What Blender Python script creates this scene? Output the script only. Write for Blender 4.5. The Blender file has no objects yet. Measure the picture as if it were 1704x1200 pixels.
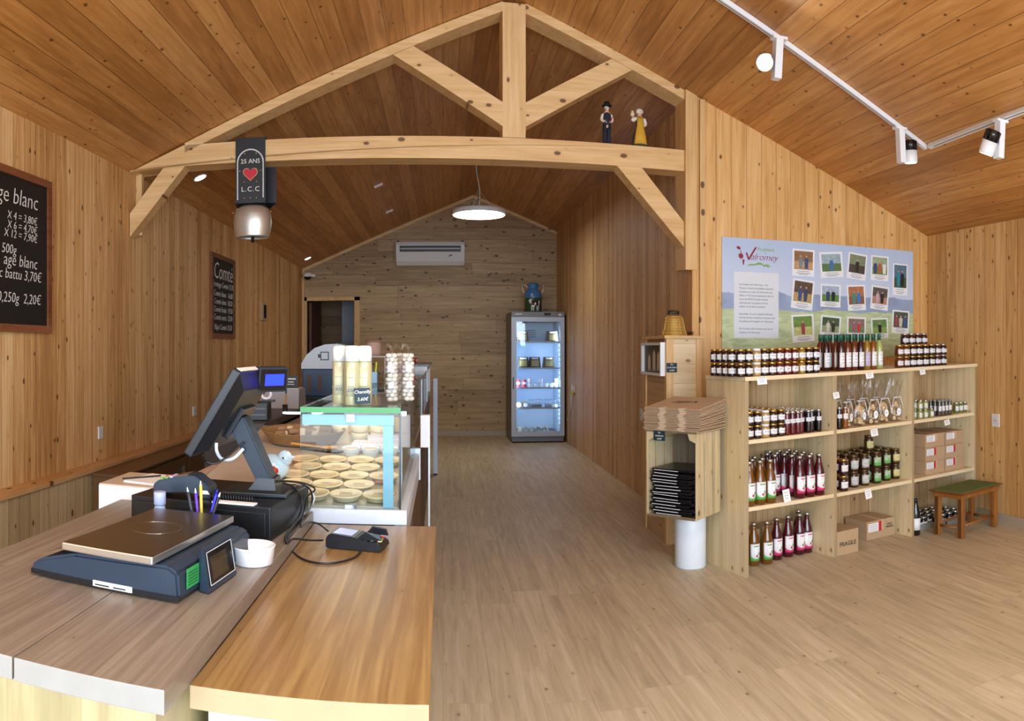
import bpy, bmesh, math, random
from mathutils import Vector, Matrix
random.seed(7)
C = bpy.context.scene.collection
PI = math.pi
# ------------------------------------------------------------------ camera (phone panorama: cylindrical projection)
F = 1250.0; YH = 583.5; YAW = 0.092; CZ = 1.4
cd = bpy.data.cameras.new('camera'); cam = bpy.data.objects.new('camera', cd); C.objects.link(cam)
bpy.context.scene.camera = cam
cd.type = 'PANO'
cd.panorama_type = 'CENTRAL_CYLINDRICAL'
cd.central_cylindrical_range_u_min = -852 / F
cd.central_cylindrical_range_u_max = 852 / F
cd.central_cylindrical_range_v_min = -(1200 - YH) / F
cd.central_cylindrical_range_v_max = YH / F
cd.central_cylindrical_radius = 1.0
cd.clip_start = 0.02
cam.location = (0, 0, CZ); cam.rotation_euler = (PI / 2, 0, -YAW)
# ------------------------------------------------------------------ light
sc = bpy.context.scene
sc.view_settings.view_transform = 'Standard'; sc.view_settings.look = 'None'
sc.view_settings.exposure = 0.5; sc.view_settings.gamma = 1.0
sc.view_settings.use_curve_mapping = False
w = bpy.data.worlds.new('sky'); sc.world = w; w.use_nodes = True
bg = w.node_tree.nodes['Background']; bg.inputs[0].default_value = (0.75, 0.87, 1.0, 1); bg.inputs[1].default_value = 2.6
sc.cycles.max_bounces = 8; sc.cycles.diffuse_bounces = 5; sc.cycles.glossy_bounces = 4
sc.cycles.transparent_max_bounces = 16; sc.cycles.transmission_bounces = 4
sc.cycles.caustics_reflective = False; sc.cycles.caustics_refractive = False
sc.cycles.sample_clamp_indirect = 6.0


def light(name, kind, loc, energy, color=(1, 1, 1), size=None, sizey=None, aim=None, spot=None, blend=0.5, label=None):
    d = bpy.data.lights.new(name, kind); d.energy = energy; d.color = color
    if kind == 'AREA':
        d.size = size
        if sizey: d.shape = 'RECTANGLE'; d.size_y = sizey
    elif size is not None: d.shadow_soft_size = size
    if kind == 'SPOT': d.spot_size = spot; d.spot_blend = blend
    o = bpy.data.objects.new(name, d); C.objects.link(o); o.location = loc
    if aim is not None:
        o.rotation_euler = (Vector(aim) - Vector(loc)).to_track_quat('-Z', 'Y').to_euler()
    return o


light('daylight', 'AREA', (0.9, -2.25, 1.6), 240, (0.62, 0.81, 1.0), 5.6, 2.3, aim=(0.9, 4, 1.45))

# ------------------------------------------------------------------ pixel helpers (azimuth / height of a photo point)
def ray(px, py):
    a = (px - 852) / F + YAW
    return math.sin(a), math.cos(a), (YH - py) / F
def at_z(px, py, z):
    s, c, t = ray(px, py); r = (z - CZ) / t
    return Vector((s * r, c * r, z))
def at_y(px, py, Y):
    s, c, t = ray(px, py); r = Y / c
    return Vector((s * r, Y, CZ + t * r))
def at_x(px, py, X):
    s, c, t = ray(px, py); r = X / s
    return Vector((X, c * r, CZ + t * r))
def at_r(px, py, r):
    s, c, t = ray(px, py)
    return Vector((s * r, c * r, CZ + t * r))

# ------------------------------------------------------------------ materials
def lin(c):
    if isinstance(c, str):
        c = c.lstrip('#'); c = [int(c[i:i + 2], 16) / 255 for i in (0, 2, 4)]
    return tuple(x / 12.92 if x <= 0.04045 else ((x + 0.055) / 1.055) ** 2.4 for x in c) + (1,)
class NT:
    def __init__(s, name):
        s.m = bpy.data.materials.new(name); s.m.use_nodes = True; s.t = s.m.node_tree; s.n = s.t.nodes
        s.b = s.n['Principled BSDF']; s.out = s.n['Material Output']
    def new(s, ty, **k):
        o = s.n.new(ty)
        for a, v in k.items(): setattr(o, a, v)
        return o
    def put(s, inp, v):
        if isinstance(v, bpy.types.NodeSocket): s.t.links.new(v, inp)
        elif v is not None: inp.default_value = v
    def math(s, op, a, b=None, c=None, clamp=False):
        o = s.new('ShaderNodeMath', operation=op, use_clamp=clamp); s.put(o.inputs[0], a)
        if b is not None: s.put(o.inputs[1], b)
        if c is not None: s.put(o.inputs[2], c)
        return o.outputs[0]
    def coord(s, kind='Object'):
        return s.new('ShaderNodeTexCoord').outputs[kind]
    def sep(s, v):
        o = s.new('ShaderNodeSeparateXYZ'); s.put(o.inputs[0], v); return o.outputs
    def comb(s, x, y, z):
        o = s.new('ShaderNodeCombineXYZ')
        for i, v in enumerate((x, y, z)): s.put(o.inputs[i], v)
        return o.outputs[0]
    def noise(s, v, scale=1, detail=3, rough=0.5, dist=0):
        o = s.new('ShaderNodeTexNoise'); s.put(o.inputs['Vector'], v); o.inputs['Scale'].default_value = scale
        o.inputs['Detail'].default_value = detail; o.inputs['Roughness'].default_value = rough
        o.inputs['Distortion'].default_value = dist
        return o.outputs['Fac']
    def white(s, v):
        o = s.new('ShaderNodeTexWhiteNoise', noise_dimensions='3D'); s.put(o.inputs['Vector'], v); return o.outputs['Value']
    def ramp(s, f, stops):
        o = s.new('ShaderNodeValToRGB'); s.put(o.inputs[0], f); e = o.color_ramp.elements
        while len(e) < len(stops): e.new(0.5)
        for q, (p, c) in zip(e, stops): q.position = p; q.color = lin(c) if not isinstance(c, tuple) or len(c) == 3 else c
        return o.outputs[0]
    def mix(s, f, a, b, mode='MIX'):
        o = s.new('ShaderNodeMix', data_type='RGBA', blend_type=mode); s.put(o.inputs[0], f)
        s.put(o.inputs[6], a); s.put(o.inputs[7], b); return o.outputs[2]
    def bump(s, h, strength=0.3, dist=0.01):
        o = s.new('ShaderNodeBump'); s.put(o.inputs['Height'], h); o.inputs['Strength'].default_value = strength
        o.inputs['Distance'].default_value = dist; s.t.links.new(o.outputs[0], s.b.inputs['Normal'])

MATS = {}
def mat(name, col, rough=0.5, metal=0.0, var=0.06, scale=30, emit=None, es=1.0, coat=0.0, spec=None, alpha=None):
    if name in MATS: return MATS[name]
    t = NT(name)
    n = t.noise(t.coord(), scale, 3)
    base = lin(col)
    dark = tuple(x * (1 - var) for x in base[:3]) + (1,); lite = tuple(min(1, x * (1 + var)) for x in base[:3]) + (1,)
    t.put(t.b.inputs['Base Color'], t.mix(n, dark, lite))
    t.b.inputs['Roughness'].default_value = rough; t.b.inputs['Metallic'].default_value = metal
    if coat: t.b.inputs['Coat Weight'].default_value = coat; t.b.inputs['Coat Roughness'].default_value = 0.08
    if spec is not None: t.b.inputs['Specular IOR Level'].default_value = spec
    if emit: t.b.inputs['Emission Color'].default_value = lin(emit); t.b.inputs['Emission Strength'].default_value = es
    if alpha is not None: t.b.inputs['Alpha'].default_value = alpha
    MATS[name] = t.m
    return t.m

def wood(name, across, along, w, dark, mid, light, groove='#3a2413', gw=0.03, length=None, rough=0.55, knots=1.0, grain=1.0, bump=0.35, half=False, knotcol='#4a2a14', kscale=1.0, tone=0.45):
    """boarded timber: across / along name the object axes, w the board width"""
    if name in MATS: return MATS[name]
    t = NT(name); s = t.sep(t.coord()); ax = {'X': s[0], 'Y': s[1], 'Z': s[2]}
    A, L = ax[across], ax[along]
    third = [ax[k] for k in 'XYZ' if k not in (across, along)][0]
    q = t.math('DIVIDE', A, w); cell = t.math('FLOOR', q); fr = t.math('FRACT', q)
    row = 0.0
    if length:
        off = t.math('MULTIPLY', t.white(t.comb(cell, 3.1, 0)), length)
        lq = t.math('DIVIDE', t.math('ADD', L, off), length); row = t.math('FLOOR', lq); lf = t.math('FRACT', lq)
    rnd = t.white(t.comb(cell, row, 1.7))
    seed = t.math('MULTIPLY', rnd, 37.0)
    gv = t.comb(t.math('MULTIPLY', A, 26.0 / grain), t.math('ADD', t.math('MULTIPLY', L, 1.6), seed), t.math('MULTIPLY', third, 12.0))
    n1 = t.noise(gv, 1.0, 5, 0.6, 0.6)
    n2 = t.noise(t.comb(t.math('MULTIPLY', A, 120.0), t.math('ADD', t.math('MULTIPLY', L, 6.0), seed), t.math('MULTIPLY', third, 60.0)), 1.0, 2)
    f = t.math('ADD', t.math('ADD', t.math('ADD', t.math('MULTIPLY', t.math('SUBTRACT', n1, .5), 1.05), .375), t.math('MULTIPLY', n2, 0.22)), t.math('MULTIPLY', t.math('SUBTRACT', rnd, 0.5), tone))
    col = t.ramp(f, [(0.22, dark), (0.5, mid), (0.78, light)])
    # knots
    if knots:
        vo = t.new('ShaderNodeTexVoronoi', voronoi_dimensions='2D'); vo.inputs['Scale'].default_value = 1.0
        ks = kscale
        t.put(vo.inputs['Vector'], t.comb(t.math('ADD', t.math('MULTIPLY', A, 7.0 * ks), seed), t.math('ADD', t.math('MULTIPLY', L, 4.2 * ks), seed), 0.0))
        r = t.white(vo.outputs['Position'])
        rad = t.math('MULTIPLY', t.math('MAXIMUM', t.math('SUBTRACT', r, 0.35), 0.0), 0.17 * knots)
        d = t.math('SUBTRACT', rad, vo.outputs['Distance'])
        k = t.math('MULTIPLY', d, 40.0, clamp=True)
        halo = t.math('MULTIPLY', t.math('ADD', d, 0.09), 7.0, clamp=True)
        col = t.mix(t.math('MULTIPLY', halo, t.math('MULTIPLY', t.math('GREATER_THAN', rad, 0.02), 0.45)), col, lin(dark))
        col = t.mix(t.math('MULTIPLY', k, 0.85), col, lin(knotcol))
    # grooves
    e = t.math('MINIMUM', fr, t.math('SUBTRACT', 1.0, fr))
    g = t.math('LESS_THAN', e, gw / 2)
    if half:
        e2 = t.math('ABSOLUTE', t.math('SUBTRACT', fr, 0.5)); g = t.math('MAXIMUM', g, t.math('MULTIPLY', t.math('LESS_THAN', e2, gw * 0.4), 0.55))
    if length:
        e3 = t.math('MULTIPLY', t.math('MINIMUM', lf, t.math('SUBTRACT', 1.0, lf)), length)
        g = t.math('MAXIMUM', g, t.math('LESS_THAN', e3, gw * w * 0.5))
    col = t.mix(t.math('MULTIPLY', g, 0.75), col, lin(groove))
    t.put(t.b.inputs['Base Color'], col)
    t.b.inputs['Roughness'].default_value = rough
    t.bump(t.math('ADD', t.math('MULTIPLY', g, -1.0), t.math('MULTIPLY', n1, 0.12)), bump, 0.006)
    MATS[name] = t.m
    return t.m

def glassy(name, tint=(1, 1, 1), refl=0.08, rough=0.02, dens=0.06, fres=0.7):
    """thin clear sheet: mostly lets light through, with a fresnel reflection and a faint tint"""
    if name in MATS: return MATS[name]
    t = NT(name); n = t.n; tr = n.new('ShaderNodeBsdfTransparent'); tr.inputs[0].default_value = tuple(x * (1 - dens) for x in tint) + (1,)
    gl = n.new('ShaderNodeBsdfGlossy'); gl.inputs['Roughness'].default_value = rough
    fr = n.new('ShaderNodeLayerWeight'); fr.inputs[0].default_value = 0.25
    f = t.math('ADD', t.math('MULTIPLY', fr.outputs['Fresnel'], fres), refl, clamp=True)
    nz = t.noise(t.coord(), 8, 2); f = t.math('MULTIPLY', f, t.math('ADD', t.math('MULTIPLY', nz, 0.2), 0.9))
    mx = n.new('ShaderNodeMixShader'); t.put(mx.inputs[0], f); t.t.links.new(tr.outputs[0], mx.inputs[1]); t.t.links.new(gl.outputs[0], mx.inputs[2])
    t.t.links.new(mx.outputs[0], t.out.inputs[0]); MATS[name] = t.m
    return t.m

# ------------------------------------------------------------------ mesh helpers
class MB:
    def __init__(s): s.bm = bmesh.new(); s.mi = 0
    def _v(s, pts, M=None): return [s.bm.verts.new(M @ Vector(p) if M else Vector(p)) for p in pts]
    def face(s, vs):
        try: f = s.bm.faces.new(vs); f.material_index = s.mi; return f
        except ValueError: return None
    def hexa(s, p):
        v = s._v(p)
        for q in ((0, 3, 2, 1), (4, 5, 6, 7), (0, 1, 5, 4), (1, 2, 6, 5), (2, 3, 7, 6), (3, 0, 4, 7)): s.face([v[i] for i in q])
        return v
    def box(s, a, b, M=None, bev=0.0):
        (x0, y0, z0), (x1, y1, z1) = a, b
        p = [(x0, y0, z0), (x1, y0, z0), (x1, y1, z0), (x0, y1, z0), (x0, y0, z1), (x1, y0, z1), (x1, y1, z1), (x0, y1, z1)]
        if M: p = [M @ Vector(q) for q in p]
        n0 = len(s.bm.verts)
        v = s.hexa(p)
        if bev:
            es = list({e for q in v for e in q.link_edges})
            r = bmesh.ops.bevel(s.bm, geom=es, offset=bev, segments=2, affect='EDGES', profile=0.6)
            for f in r['faces']: f.material_index = s.mi
        return s
    def prism(s, poly, d, M=None):
        """poly: list of 3D points (a flat outline), d: extrusion vector"""
        d = Vector(d); a = [Vector(p) for p in poly]; b = [p + d for p in a]
        if M: a = [M @ p for p in a]; b = [M @ p for p in b]
        va = s._v(a); vb = s._v(b); s.face(va[::-1]); s.face(vb); n = len(a)
        for i in range(n): s.face([va[i], va[(i + 1) % n], vb[(i + 1) % n], vb[i]])
        return s
    def lathe(s, prof, seg=20, M=None, cap=True):
        rings = []
        for r, z in prof:
            rings.append(s._v([(r * math.cos(2 * PI * k / seg), r * math.sin(2 * PI * k / seg), z) for k in range(seg)], M))
        for A, B in zip(rings, rings[1:]):
            for k in range(seg): 
                f = s.face([A[k], A[(k + 1) % seg], B[(k + 1) % seg], B[k]])
                if f: f.smooth = True
        if cap:
            s.face(rings[0][::-1]); s.face(rings[-1])
        return s
    def tube(s, pts, r, seg=8, closed=False, r2=None):
        pts = [Vector(p) for p in pts]; n = len(pts); rings = []
        up = Vector((0, 0, 1)); prev = None
        for i, p in enumerate(pts):
            d = (pts[(i + 1) % n] - pts[i - 1]) if closed else (pts[min(i + 1, n - 1)] - pts[max(i - 1, 0)])
            if d.length < 1e-9: d = Vector((0, 0, 1))
            d.normalize()
            if prev is None:
                a = d.cross(up) if abs(d.dot(up)) < 0.95 else d.cross(Vector((1, 0, 0)))
            else: a = prev - d * prev.dot(d)
            a.normalize(); prev = a; b = d.cross(a)
            rr = r if r2 is None else r + (r2 - r) * i / max(1, n - 1)
            rings.append(s._v([p + (a * math.cos(2 * PI * k / seg) + b * math.sin(2 * PI * k / seg)) * rr for k in range(seg)]))
        m = n if closed else n - 1
        for i in range(m):
            A, B = rings[i], rings[(i + 1) % n]
            for k in range(seg):
                f = s.face([A[k], A[(k + 1) % seg], B[(k + 1) % seg], B[k]])
                if f: f.smooth = True
        if not closed: s.face(rings[0][::-1]); s.face(rings[-1])
        return s
    def ball(s, c, r, sub=2, M=None):
        T = Matrix.Translation(c) @ Matrix.Diagonal(Vector((r if isinstance(r, (tuple, list)) else (r, r, r)) + (1,) if isinstance(r, tuple) else (r, r, r, 1)))
        if M: T = M @ T
        n = len(s.bm.faces)
        bmesh.ops.create_icosphere(s.bm, subdivisions=sub, radius=1.0, matrix=T)
        s.bm.faces.ensure_lookup_table()
        for f in s.bm.faces[n:]: f.smooth = True; f.material_index = s.mi
        return s
    def arcpatch(s, r, z0, z1, a0, a1, seg=8, M=None, t=0.0006):
        """curved label standing on a cylinder of radius r (closed thin shell)"""
        rings = []
        for k in range(seg + 1):
            a = a0 + (a1 - a0) * k / seg
            rings.append(s._v([(rr * math.cos(a), rr * math.sin(a), z) for rr, z in ((r, z0), (r + t, z0), (r + t, z1), (r, z1))], M))
        for A, B in zip(rings, rings[1:]):
            for k in range(4):
                f = s.face([A[k], A[(k + 1) % 4], B[(k + 1) % 4], B[k]])
                if f: f.smooth = (k == 1)
        s.face(rings[0]); s.face(rings[-1][::-1])
        return s
    def build(s, name, mats, parent=None, smooth=False, loc=None, rot=None):
        bmesh.ops.recalc_face_normals(s.bm, faces=s.bm.faces)
        me = bpy.data.meshes.new(name); s.bm.to_mesh(me); s.bm.free()
        if not isinstance(mats, (list, tuple)): mats = [mats]
        for m in mats: me.materials.append(m)
        if smooth:
            for p in me.polygons: p.use_smooth = True
        o = bpy.data.objects.new(name, me); C.objects.link(o)
        if parent: o.parent = parent
        if loc is not None: o.location = loc
        if rot is not None: o.rotation_euler = rot
        return o

def tag(o, label=None, cat=None, group=None, kind=None):
    if label: o['label'] = label
    if cat: o['category'] = cat
    if group: o['group'] = group
    if kind: o['kind'] = kind
    return o
def explode(o, name):
    """each separate piece of a part becomes a part of its own"""
    bm = bmesh.new(); bm.from_mesh(o.data); seen = set(); comps = []
    for v in bm.verts:
        if v in seen: continue
        st, comp = [v], []; seen.add(v)
        while st:
            q = st.pop(); comp.append(q)
            for e in q.link_edges:
                u_ = e.other_vert(q)
                if u_ not in seen: seen.add(u_); st.append(u_)
        comps.append({q.index for q in comp})
    bm.free(); out = []
    if len(comps) < 2: return [o]
    for k, idx in enumerate(comps):
        bm = bmesh.new(); bm.from_mesh(o.data); bmesh.ops.delete(bm, geom=[v for v in bm.verts if v.index not in idx], context='VERTS')
        me = bpy.data.meshes.new(name); bm.to_mesh(me); bm.free()
        for m_ in o.data.materials: me.materials.append(m_)
        n_ = bpy.data.objects.new(name, me); C.objects.link(n_); n_.parent = o.parent; n_.matrix_local = o.matrix_local.copy(); out.append(n_)
    bpy.data.objects.remove(o); return out
def thing(name, label, cat, loc=(0, 0, 0), rz=0.0, group=None):
    o = bpy.data.objects.new(name, None); o.empty_display_size = 0.05; C.objects.link(o)
    o.location = loc; o.rotation_euler = (0, 0, rz)
    return tag(o, label, cat, group)
def struct(o, label, cat): return tag(o, label, cat, None, 'structure')
def dup(root, loc, rz, label, group=None, rot=None):
    r = root.copy(); C.objects.link(r); r.location = loc; r.rotation_euler = rot or (0, 0, rz); r['label'] = label
    if group: r['group'] = group
    for ch in list(root.children):
        c = ch.copy(); C.objects.link(c); c.parent = r
        for g in list(ch.children):
            d = g.copy(); C.objects.link(d); d.parent = c
    return r
class Proto:
    """first placement uses the built thing itself, later ones copy it with its parts"""
    def __init__(s, root): s.r = root; s.used = False
    def put(s, loc, rz, label, group=None, rot=None, name=None):
        if s.used: return dup(s.r, loc, rz, label, group, rot)
        s.used = True; s.r.location = loc; s.r.rotation_euler = rot or (0, 0, rz); s.r['label'] = label
        if group: s.r['group'] = group
        return s.r
def text(s, size, m, parent=None, M=None, name='lettering', ax='CENTER', shear=0.0, ext=0.0004, spacing=1.0, line=1.0, bold=0.0, ay='TOP_BASELINE'):
    cu = bpy.data.curves.new(name, 'FONT'); cu.body = s; cu.size = size; cu.align_x = ax; cu.align_y = ay; cu.shear = shear
    cu.extrude = ext; cu.resolution_u = 2; cu.space_character = spacing; cu.space_line = line; cu.offset = bold
    tmp = bpy.data.objects.new('tmp', cu); C.objects.link(tmp); bpy.context.view_layer.update()
    me = bpy.data.meshes.new_from_object(tmp); C.objects.unlink(tmp); bpy.data.objects.remove(tmp); bpy.data.curves.remove(cu)
    me.name = name; me.materials.clear(); me.materials.append(m)
    o = bpy.data.objects.new(name, me); C.objects.link(o)
    if M is not None:
        me.transform(M)
    if parent: o.parent = parent
    return o
def frame(o, x, y):
    """matrix with origin o, local x axis x, local y axis y"""
    x = Vector(x).normalized(); y = Vector(y); y = (y - x * y.dot(x)).normalized(); z = x.cross(y)
    M = Matrix((x, y, z)).transposed().to_4x4(); M.translation = Vector(o); return M
ORD = ['first', 'second', 'third', 'fourth', 'fifth', 'sixth', 'seventh', 'eighth', 'ninth', 'tenth', 'eleventh', 'twelfth', 'thirteenth', 'fourteenth', 'fifteenth', 'sixteenth', 'seventeenth', 'eighteenth', 'nineteenth', 'twentieth', 'twenty-first', 'twenty-second', 'twenty-third', 'twenty-fourth']

# ------------------------------------------------------------------ shared materials
W_left = wood('spruce_left', 'Y', 'Z', 0.125, '#bd8c52', '#dfb072', '#f0cd96', gw=0.035, half=True, tone=.4, kscale=1.3, knots=1.0)
W_poster = wood('spruce_front', 'X', 'Z', 0.13, '#be8c4e', '#deab68', '#ebc184', gw=0.025, half=False, tone=.2, kscale=1.2, knots=.95)
W_right = wood('spruce_side', 'Y', 'Z', 0.13, '#ba8a4f', '#d9ab6c', '#e9c289', gw=0.03, half=True, tone=.3, kscale=1.3, knots=.95)
W_corr = wood('spruce_corridor', 'Y', 'Z', 0.11, '#b28859', '#d6ab78', '#e6c292', gw=0.05, half=True, tone=.35, kscale=1.3, knots=.9)
W_far = wood('aged_larch', 'Z', 'X', 0.19, '#93764f', '#b3946a', '#c8ab80', gw=0.02, length=2.3, knots=1.5, kscale=1.2, knotcol='#4a3525', tone=0.3)
W_roof = wood('varnished_spruce', 'X', 'Y', 0.13, '#a66f35', '#c48848', '#d9a261', gw=0.03, rough=0.42, knots=.85, kscale=1.35, tone=.36, groove='#4a2c14', knotcol='#5a3618')
W_floor = wood('oak_plank_floor', 'X', 'Y', 0.2, '#ab9c82', '#c7b89a', '#dacdb3', gw=0.006, length=1.4, knots=0.55, groove='#85704f', rough=0.5, bump=0.08, knotcol='#86694a', tone=0.14, grain=1.0)
W_wains = wood('pale_wainscot', 'Y', 'Z', 0.11, '#ad9870', '#c5b188', '#d6c49e', gw=0.035)
W_beam = wood('glulam_beam', 'Z', 'X', 0.6, '#cda168', '#e0b87e', '#eecc98', gw=0.001, knots=1.2, rough=0.55, tone=0.2)
W_beamv = wood('glulam_post', 'X', 'Z', 0.6, '#cda168', '#e0b87e', '#eecc98', gw=0.001, knots=1.2, rough=0.55, tone=0.2)
W_shelf = wood('new_pine', 'X', 'Z', 0.11, '#cdb48c', '#ddc8a0', '#ead9b6', gw=0.006, knots=0.7, knotcol='#7a5a3a', tone=0.25, groove='#8f7754')
W_shelfh = wood('new_pine_board', 'Y', 'X', 0.5, '#d6bf94', '#e5d1a8', '#f0e0bd', gw=0.001, knots=0.5, knotcol='#8a6a45', tone=0.2)
W_shelfs = wood('new_pine_side', 'Y', 'Z', 0.12, '#cdb488', '#dfca9f', '#ebdab6', gw=0.008, knots=0.7, knotcol='#7a5a3a', tone=0.25, groove='#8f7754')
M_white = mat('white_paint', '#e9ebee', 0.4, var=0.02)
M_paper = mat('white_paper', '#f2f3f5', 0.8, var=0.02)
M_black = mat('black_plastic', '#15171b', 0.38, var=0.15)
M_blackg = mat('gloss_black', '#0b0c0f', 0.12, var=0.1)
M_steel = mat('brushed_steel', '#b9b4aa', 0.22, 1.0, var=0.08, scale=60)
M_chrome = mat('chrome', '#d8dade', 0.12, 1.0, var=0.03)
M_grey = mat('grey_plastic', '#7c8086', 0.45)
M_slate = mat('slate_blue_board', '#15303f', 0.6)
M_chalk = mat('chalk', '#f4f1ea', 0.9, var=0.1, scale=200)
M_board = mat('blackboard', '#17130f', 0.7, var=0.2, scale=12)
M_card = mat('cardboard', '#b79a77', 0.85, var=0.05, scale=20)
M_tape = mat('packing_tape', '#c9a98a', 0.3, var=0.05)
M_red = mat('print_red', '#c8202c', 0.6)
M_ink = mat('print_ink', '#2b2723', 0.7)
M_greyink = mat('grey_ink', '#7d8387', 0.8)
M_gold = mat('gold_lid', '#c9a35a', 0.25, 0.9)
M_silverlid = mat('silver_lid', '#c9c9c4', 0.25, 0.9)

# ================================================================== ROOM SHELL
XL, XR, XR2, YF, YP = -2.334, 1.885, 4.114, 12.35, 5.47
RX, RZ, RM = 0.503, 3.958, 0.42
YB = -2.3
def roofz(x): return RZ - RM * abs(x - RX)
TW = 0.15
b = MB(); b.box((XL - TW, YB - TW, -0.1), (XR2 + TW, YF + 3.2, 0.0)); struct(b.build('floor', W_floor), 'wide oak-look plank floor of the shop', 'floor')
b = MB()
for x0, x1 in ((XL - TW, RX), (RX, XR2 + TW)):
    z0, z1 = roofz(x0), roofz(x1)
    b.hexa([(x0, YB - TW, z0), (x1, YB - TW, z1), (x1, YF + TW, z1), (x0, YF + TW, z0), (x0, YB - TW, z0 + 0.12), (x1, YB - TW, z1 + 0.12), (x1, YF + TW, z1 + 0.12), (x0, YF + TW, z0 + 0.12)])
struct(b.build('ceiling', W_roof), 'sloping boarded timber ceiling meeting at a ridge', 'ceiling')
b = MB(); b.box((XL - TW, YB, 0), (XL, YF, roofz(XL))); struct(b.build('wall_left', W_left), 'left wall of vertical spruce boards behind the counter', 'wall')
b = MB(); b.box((XR2, YB, 0), (XR2 + TW, YP + TW, roofz(XR2))); struct(b.build('wall_right', W_right), 'right wall of vertical spruce boards with the socket', 'wall')
b = MB()   # poster wall, follows the roof
b.prism([(XR, YP, 0), (XR2, YP, 0), (XR2, YP, roofz(XR2)), (XR, YP, roofz(XR))], (0, TW, 0)); struct(b.build('wall_front', W_poster), 'spruce wall carrying the large photo panel', 'wall')
b = MB(); b.box((XR, YP + TW, 0), (XR + TW, YF, roofz(XR))); struct(b.build('wall_middle', W_corr), 'right wall of the deeper part, vertical boards, beside the fridge', 'wall')
# far wall with the doorway
DX0, DX1, DZ = -2.29, -1.43, 2.23
b = MB(); n = TW
b.prism([(XL, YF, 0), (DX0, YF, 0), (DX0, YF, DZ), (DX1, YF, DZ), (DX1, YF, 0), (XR, YF, 0), (XR, YF, roofz(XR)), (RX, YF, RZ), (XL, YF, roofz(XL))], (0, n, 0))
struct(b.build('wall_back', W_far), 'far gable wall of greyish horizontal boards', 'wall')
b = MB()
b.box((DX0 - 0.035, YF - 0.02, 0), (DX0 + 0.03, YF + 0.05, DZ + 0.06)); b.box((DX1 - 0.03, YF - 0.02, 0), (DX1 + 0.06, YF + 0.05, DZ + 0.06)); b.box((DX0 - 0.035, YF - 0.02, DZ), (DX1 + 0.06, YF + 0.05, DZ + 0.06))
struct(b.build('trim_1', W_beamv), 'wooden frame around the doorway in the far wall', 'door frame')
# gable trim, corner trims, baseboards
b = MB()
for x0, x1 in ((XL, RX), (RX, XR)):
    b.hexa([(x0, YF - 0.02, roofz(x0) - 0.05), (x1, YF - 0.02, roofz(x1) - 0.05), (x1, YF, roofz(x1) - 0.05), (x0, YF, roofz(x0) - 0.05), (x0, YF - 0.02, roofz(x0)), (x1, YF - 0.02, roofz(x1)), (x1, YF, roofz(x1)), (x0, YF, roofz(x0))])
struct(b.build('trim_2', W_beam), 'slim batten under the roof on the far gable', 'trim')
b = MB(); b.box((XL, YF - 0.04, 0), (XL + 0.035, YF - 0.001, roofz(XL) - 0.02)); struct(b.build('trim_3', W_beamv), 'corner batten at the left end of the far wall', 'trim')
b = MB(); b.box((XR + 0.055, YP - 0.03, 0), (XR + 0.095, YP, roofz(XR + 0.09) - 0.005)); struct(b.build('trim_4', W_beamv), 'vertical corner batten beside the truss post', 'trim')
M_base = mat('grey_baseboard', '#b3a491', 0.55)
for nm, a, c, lb in (('baseboard_back', (DX1 + 0.06, YF - 0.015, 0), (XR, YF, 0.08), 'low skirting under the far wall'),
                     ('baseboard_front', (XR, YP - 0.015, 0), (XR2, YP, 0.1), 'low skirting under the photo panel wall'),
                     ('baseboard_right', (XR2 - 0.015, YB, 0), (XR2, YP - 0.015, 0.085), 'greyish skirting along the right wall'),
                     ):
    b = MB(); b.box(a, c); struct(b.build(nm, M_base), lb, 'skirting')
# wainscot ledge on the left wall
b = MB(); b.box((XL, YB, 0), (-2.225, YF - 0.05, 0.6)); struct(b.build('trim_5', W_wains), 'paler boarded wainscot under the ledge of the left wall', 'wainscot')
b = MB(); b.box((XL, YB, 0.6), (-2.205, YF - 0.05, 0.627), bev=0.003); struct(b.build('trim_6', wood('ledge', 'X', 'Y', 0.4, '#b98a55', '#cda06a', '#dbb37f', gw=0.001, tone=0.1)), 'wooden ledge running along the left wall', 'ledge')
# street front behind the camera, with a wide window opening
b = MB()
b.box((XL, YB - TW, 0), (XR2, YB, 0.3)); b.box((XL, YB - TW, 0.3), (-1.9, YB, 2.42)); b.box((3.7, YB - TW, 0.3), (XR2, YB, 2.42))
b.prism([(XL, YB, 2.42), (XR2, YB, 2.42), (XR2, YB, roofz(XR2)), (RX, YB, RZ), (XL, YB, roofz(XL))], (0, -TW, 0))
struct(b.build('wall_rear', W_poster), 'street front wall behind the viewer', 'wall')
b = MB()
for x in (-1.9, -0.05, 1.85, 3.64): b.box((x, YB - 0.1, 0.3), (x + 0.06, YB - 0.04, 2.42))
b.box((-1.9, YB - 0.1, 0.3), (3.7, YB - 0.04, 0.36)); b.box((-1.9, YB - 0.1, 2.36), (3.7, YB - 0.04, 2.42))
struct(b.build('window_1', M_white), 'wide shop window behind the viewer', 'window')
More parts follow.
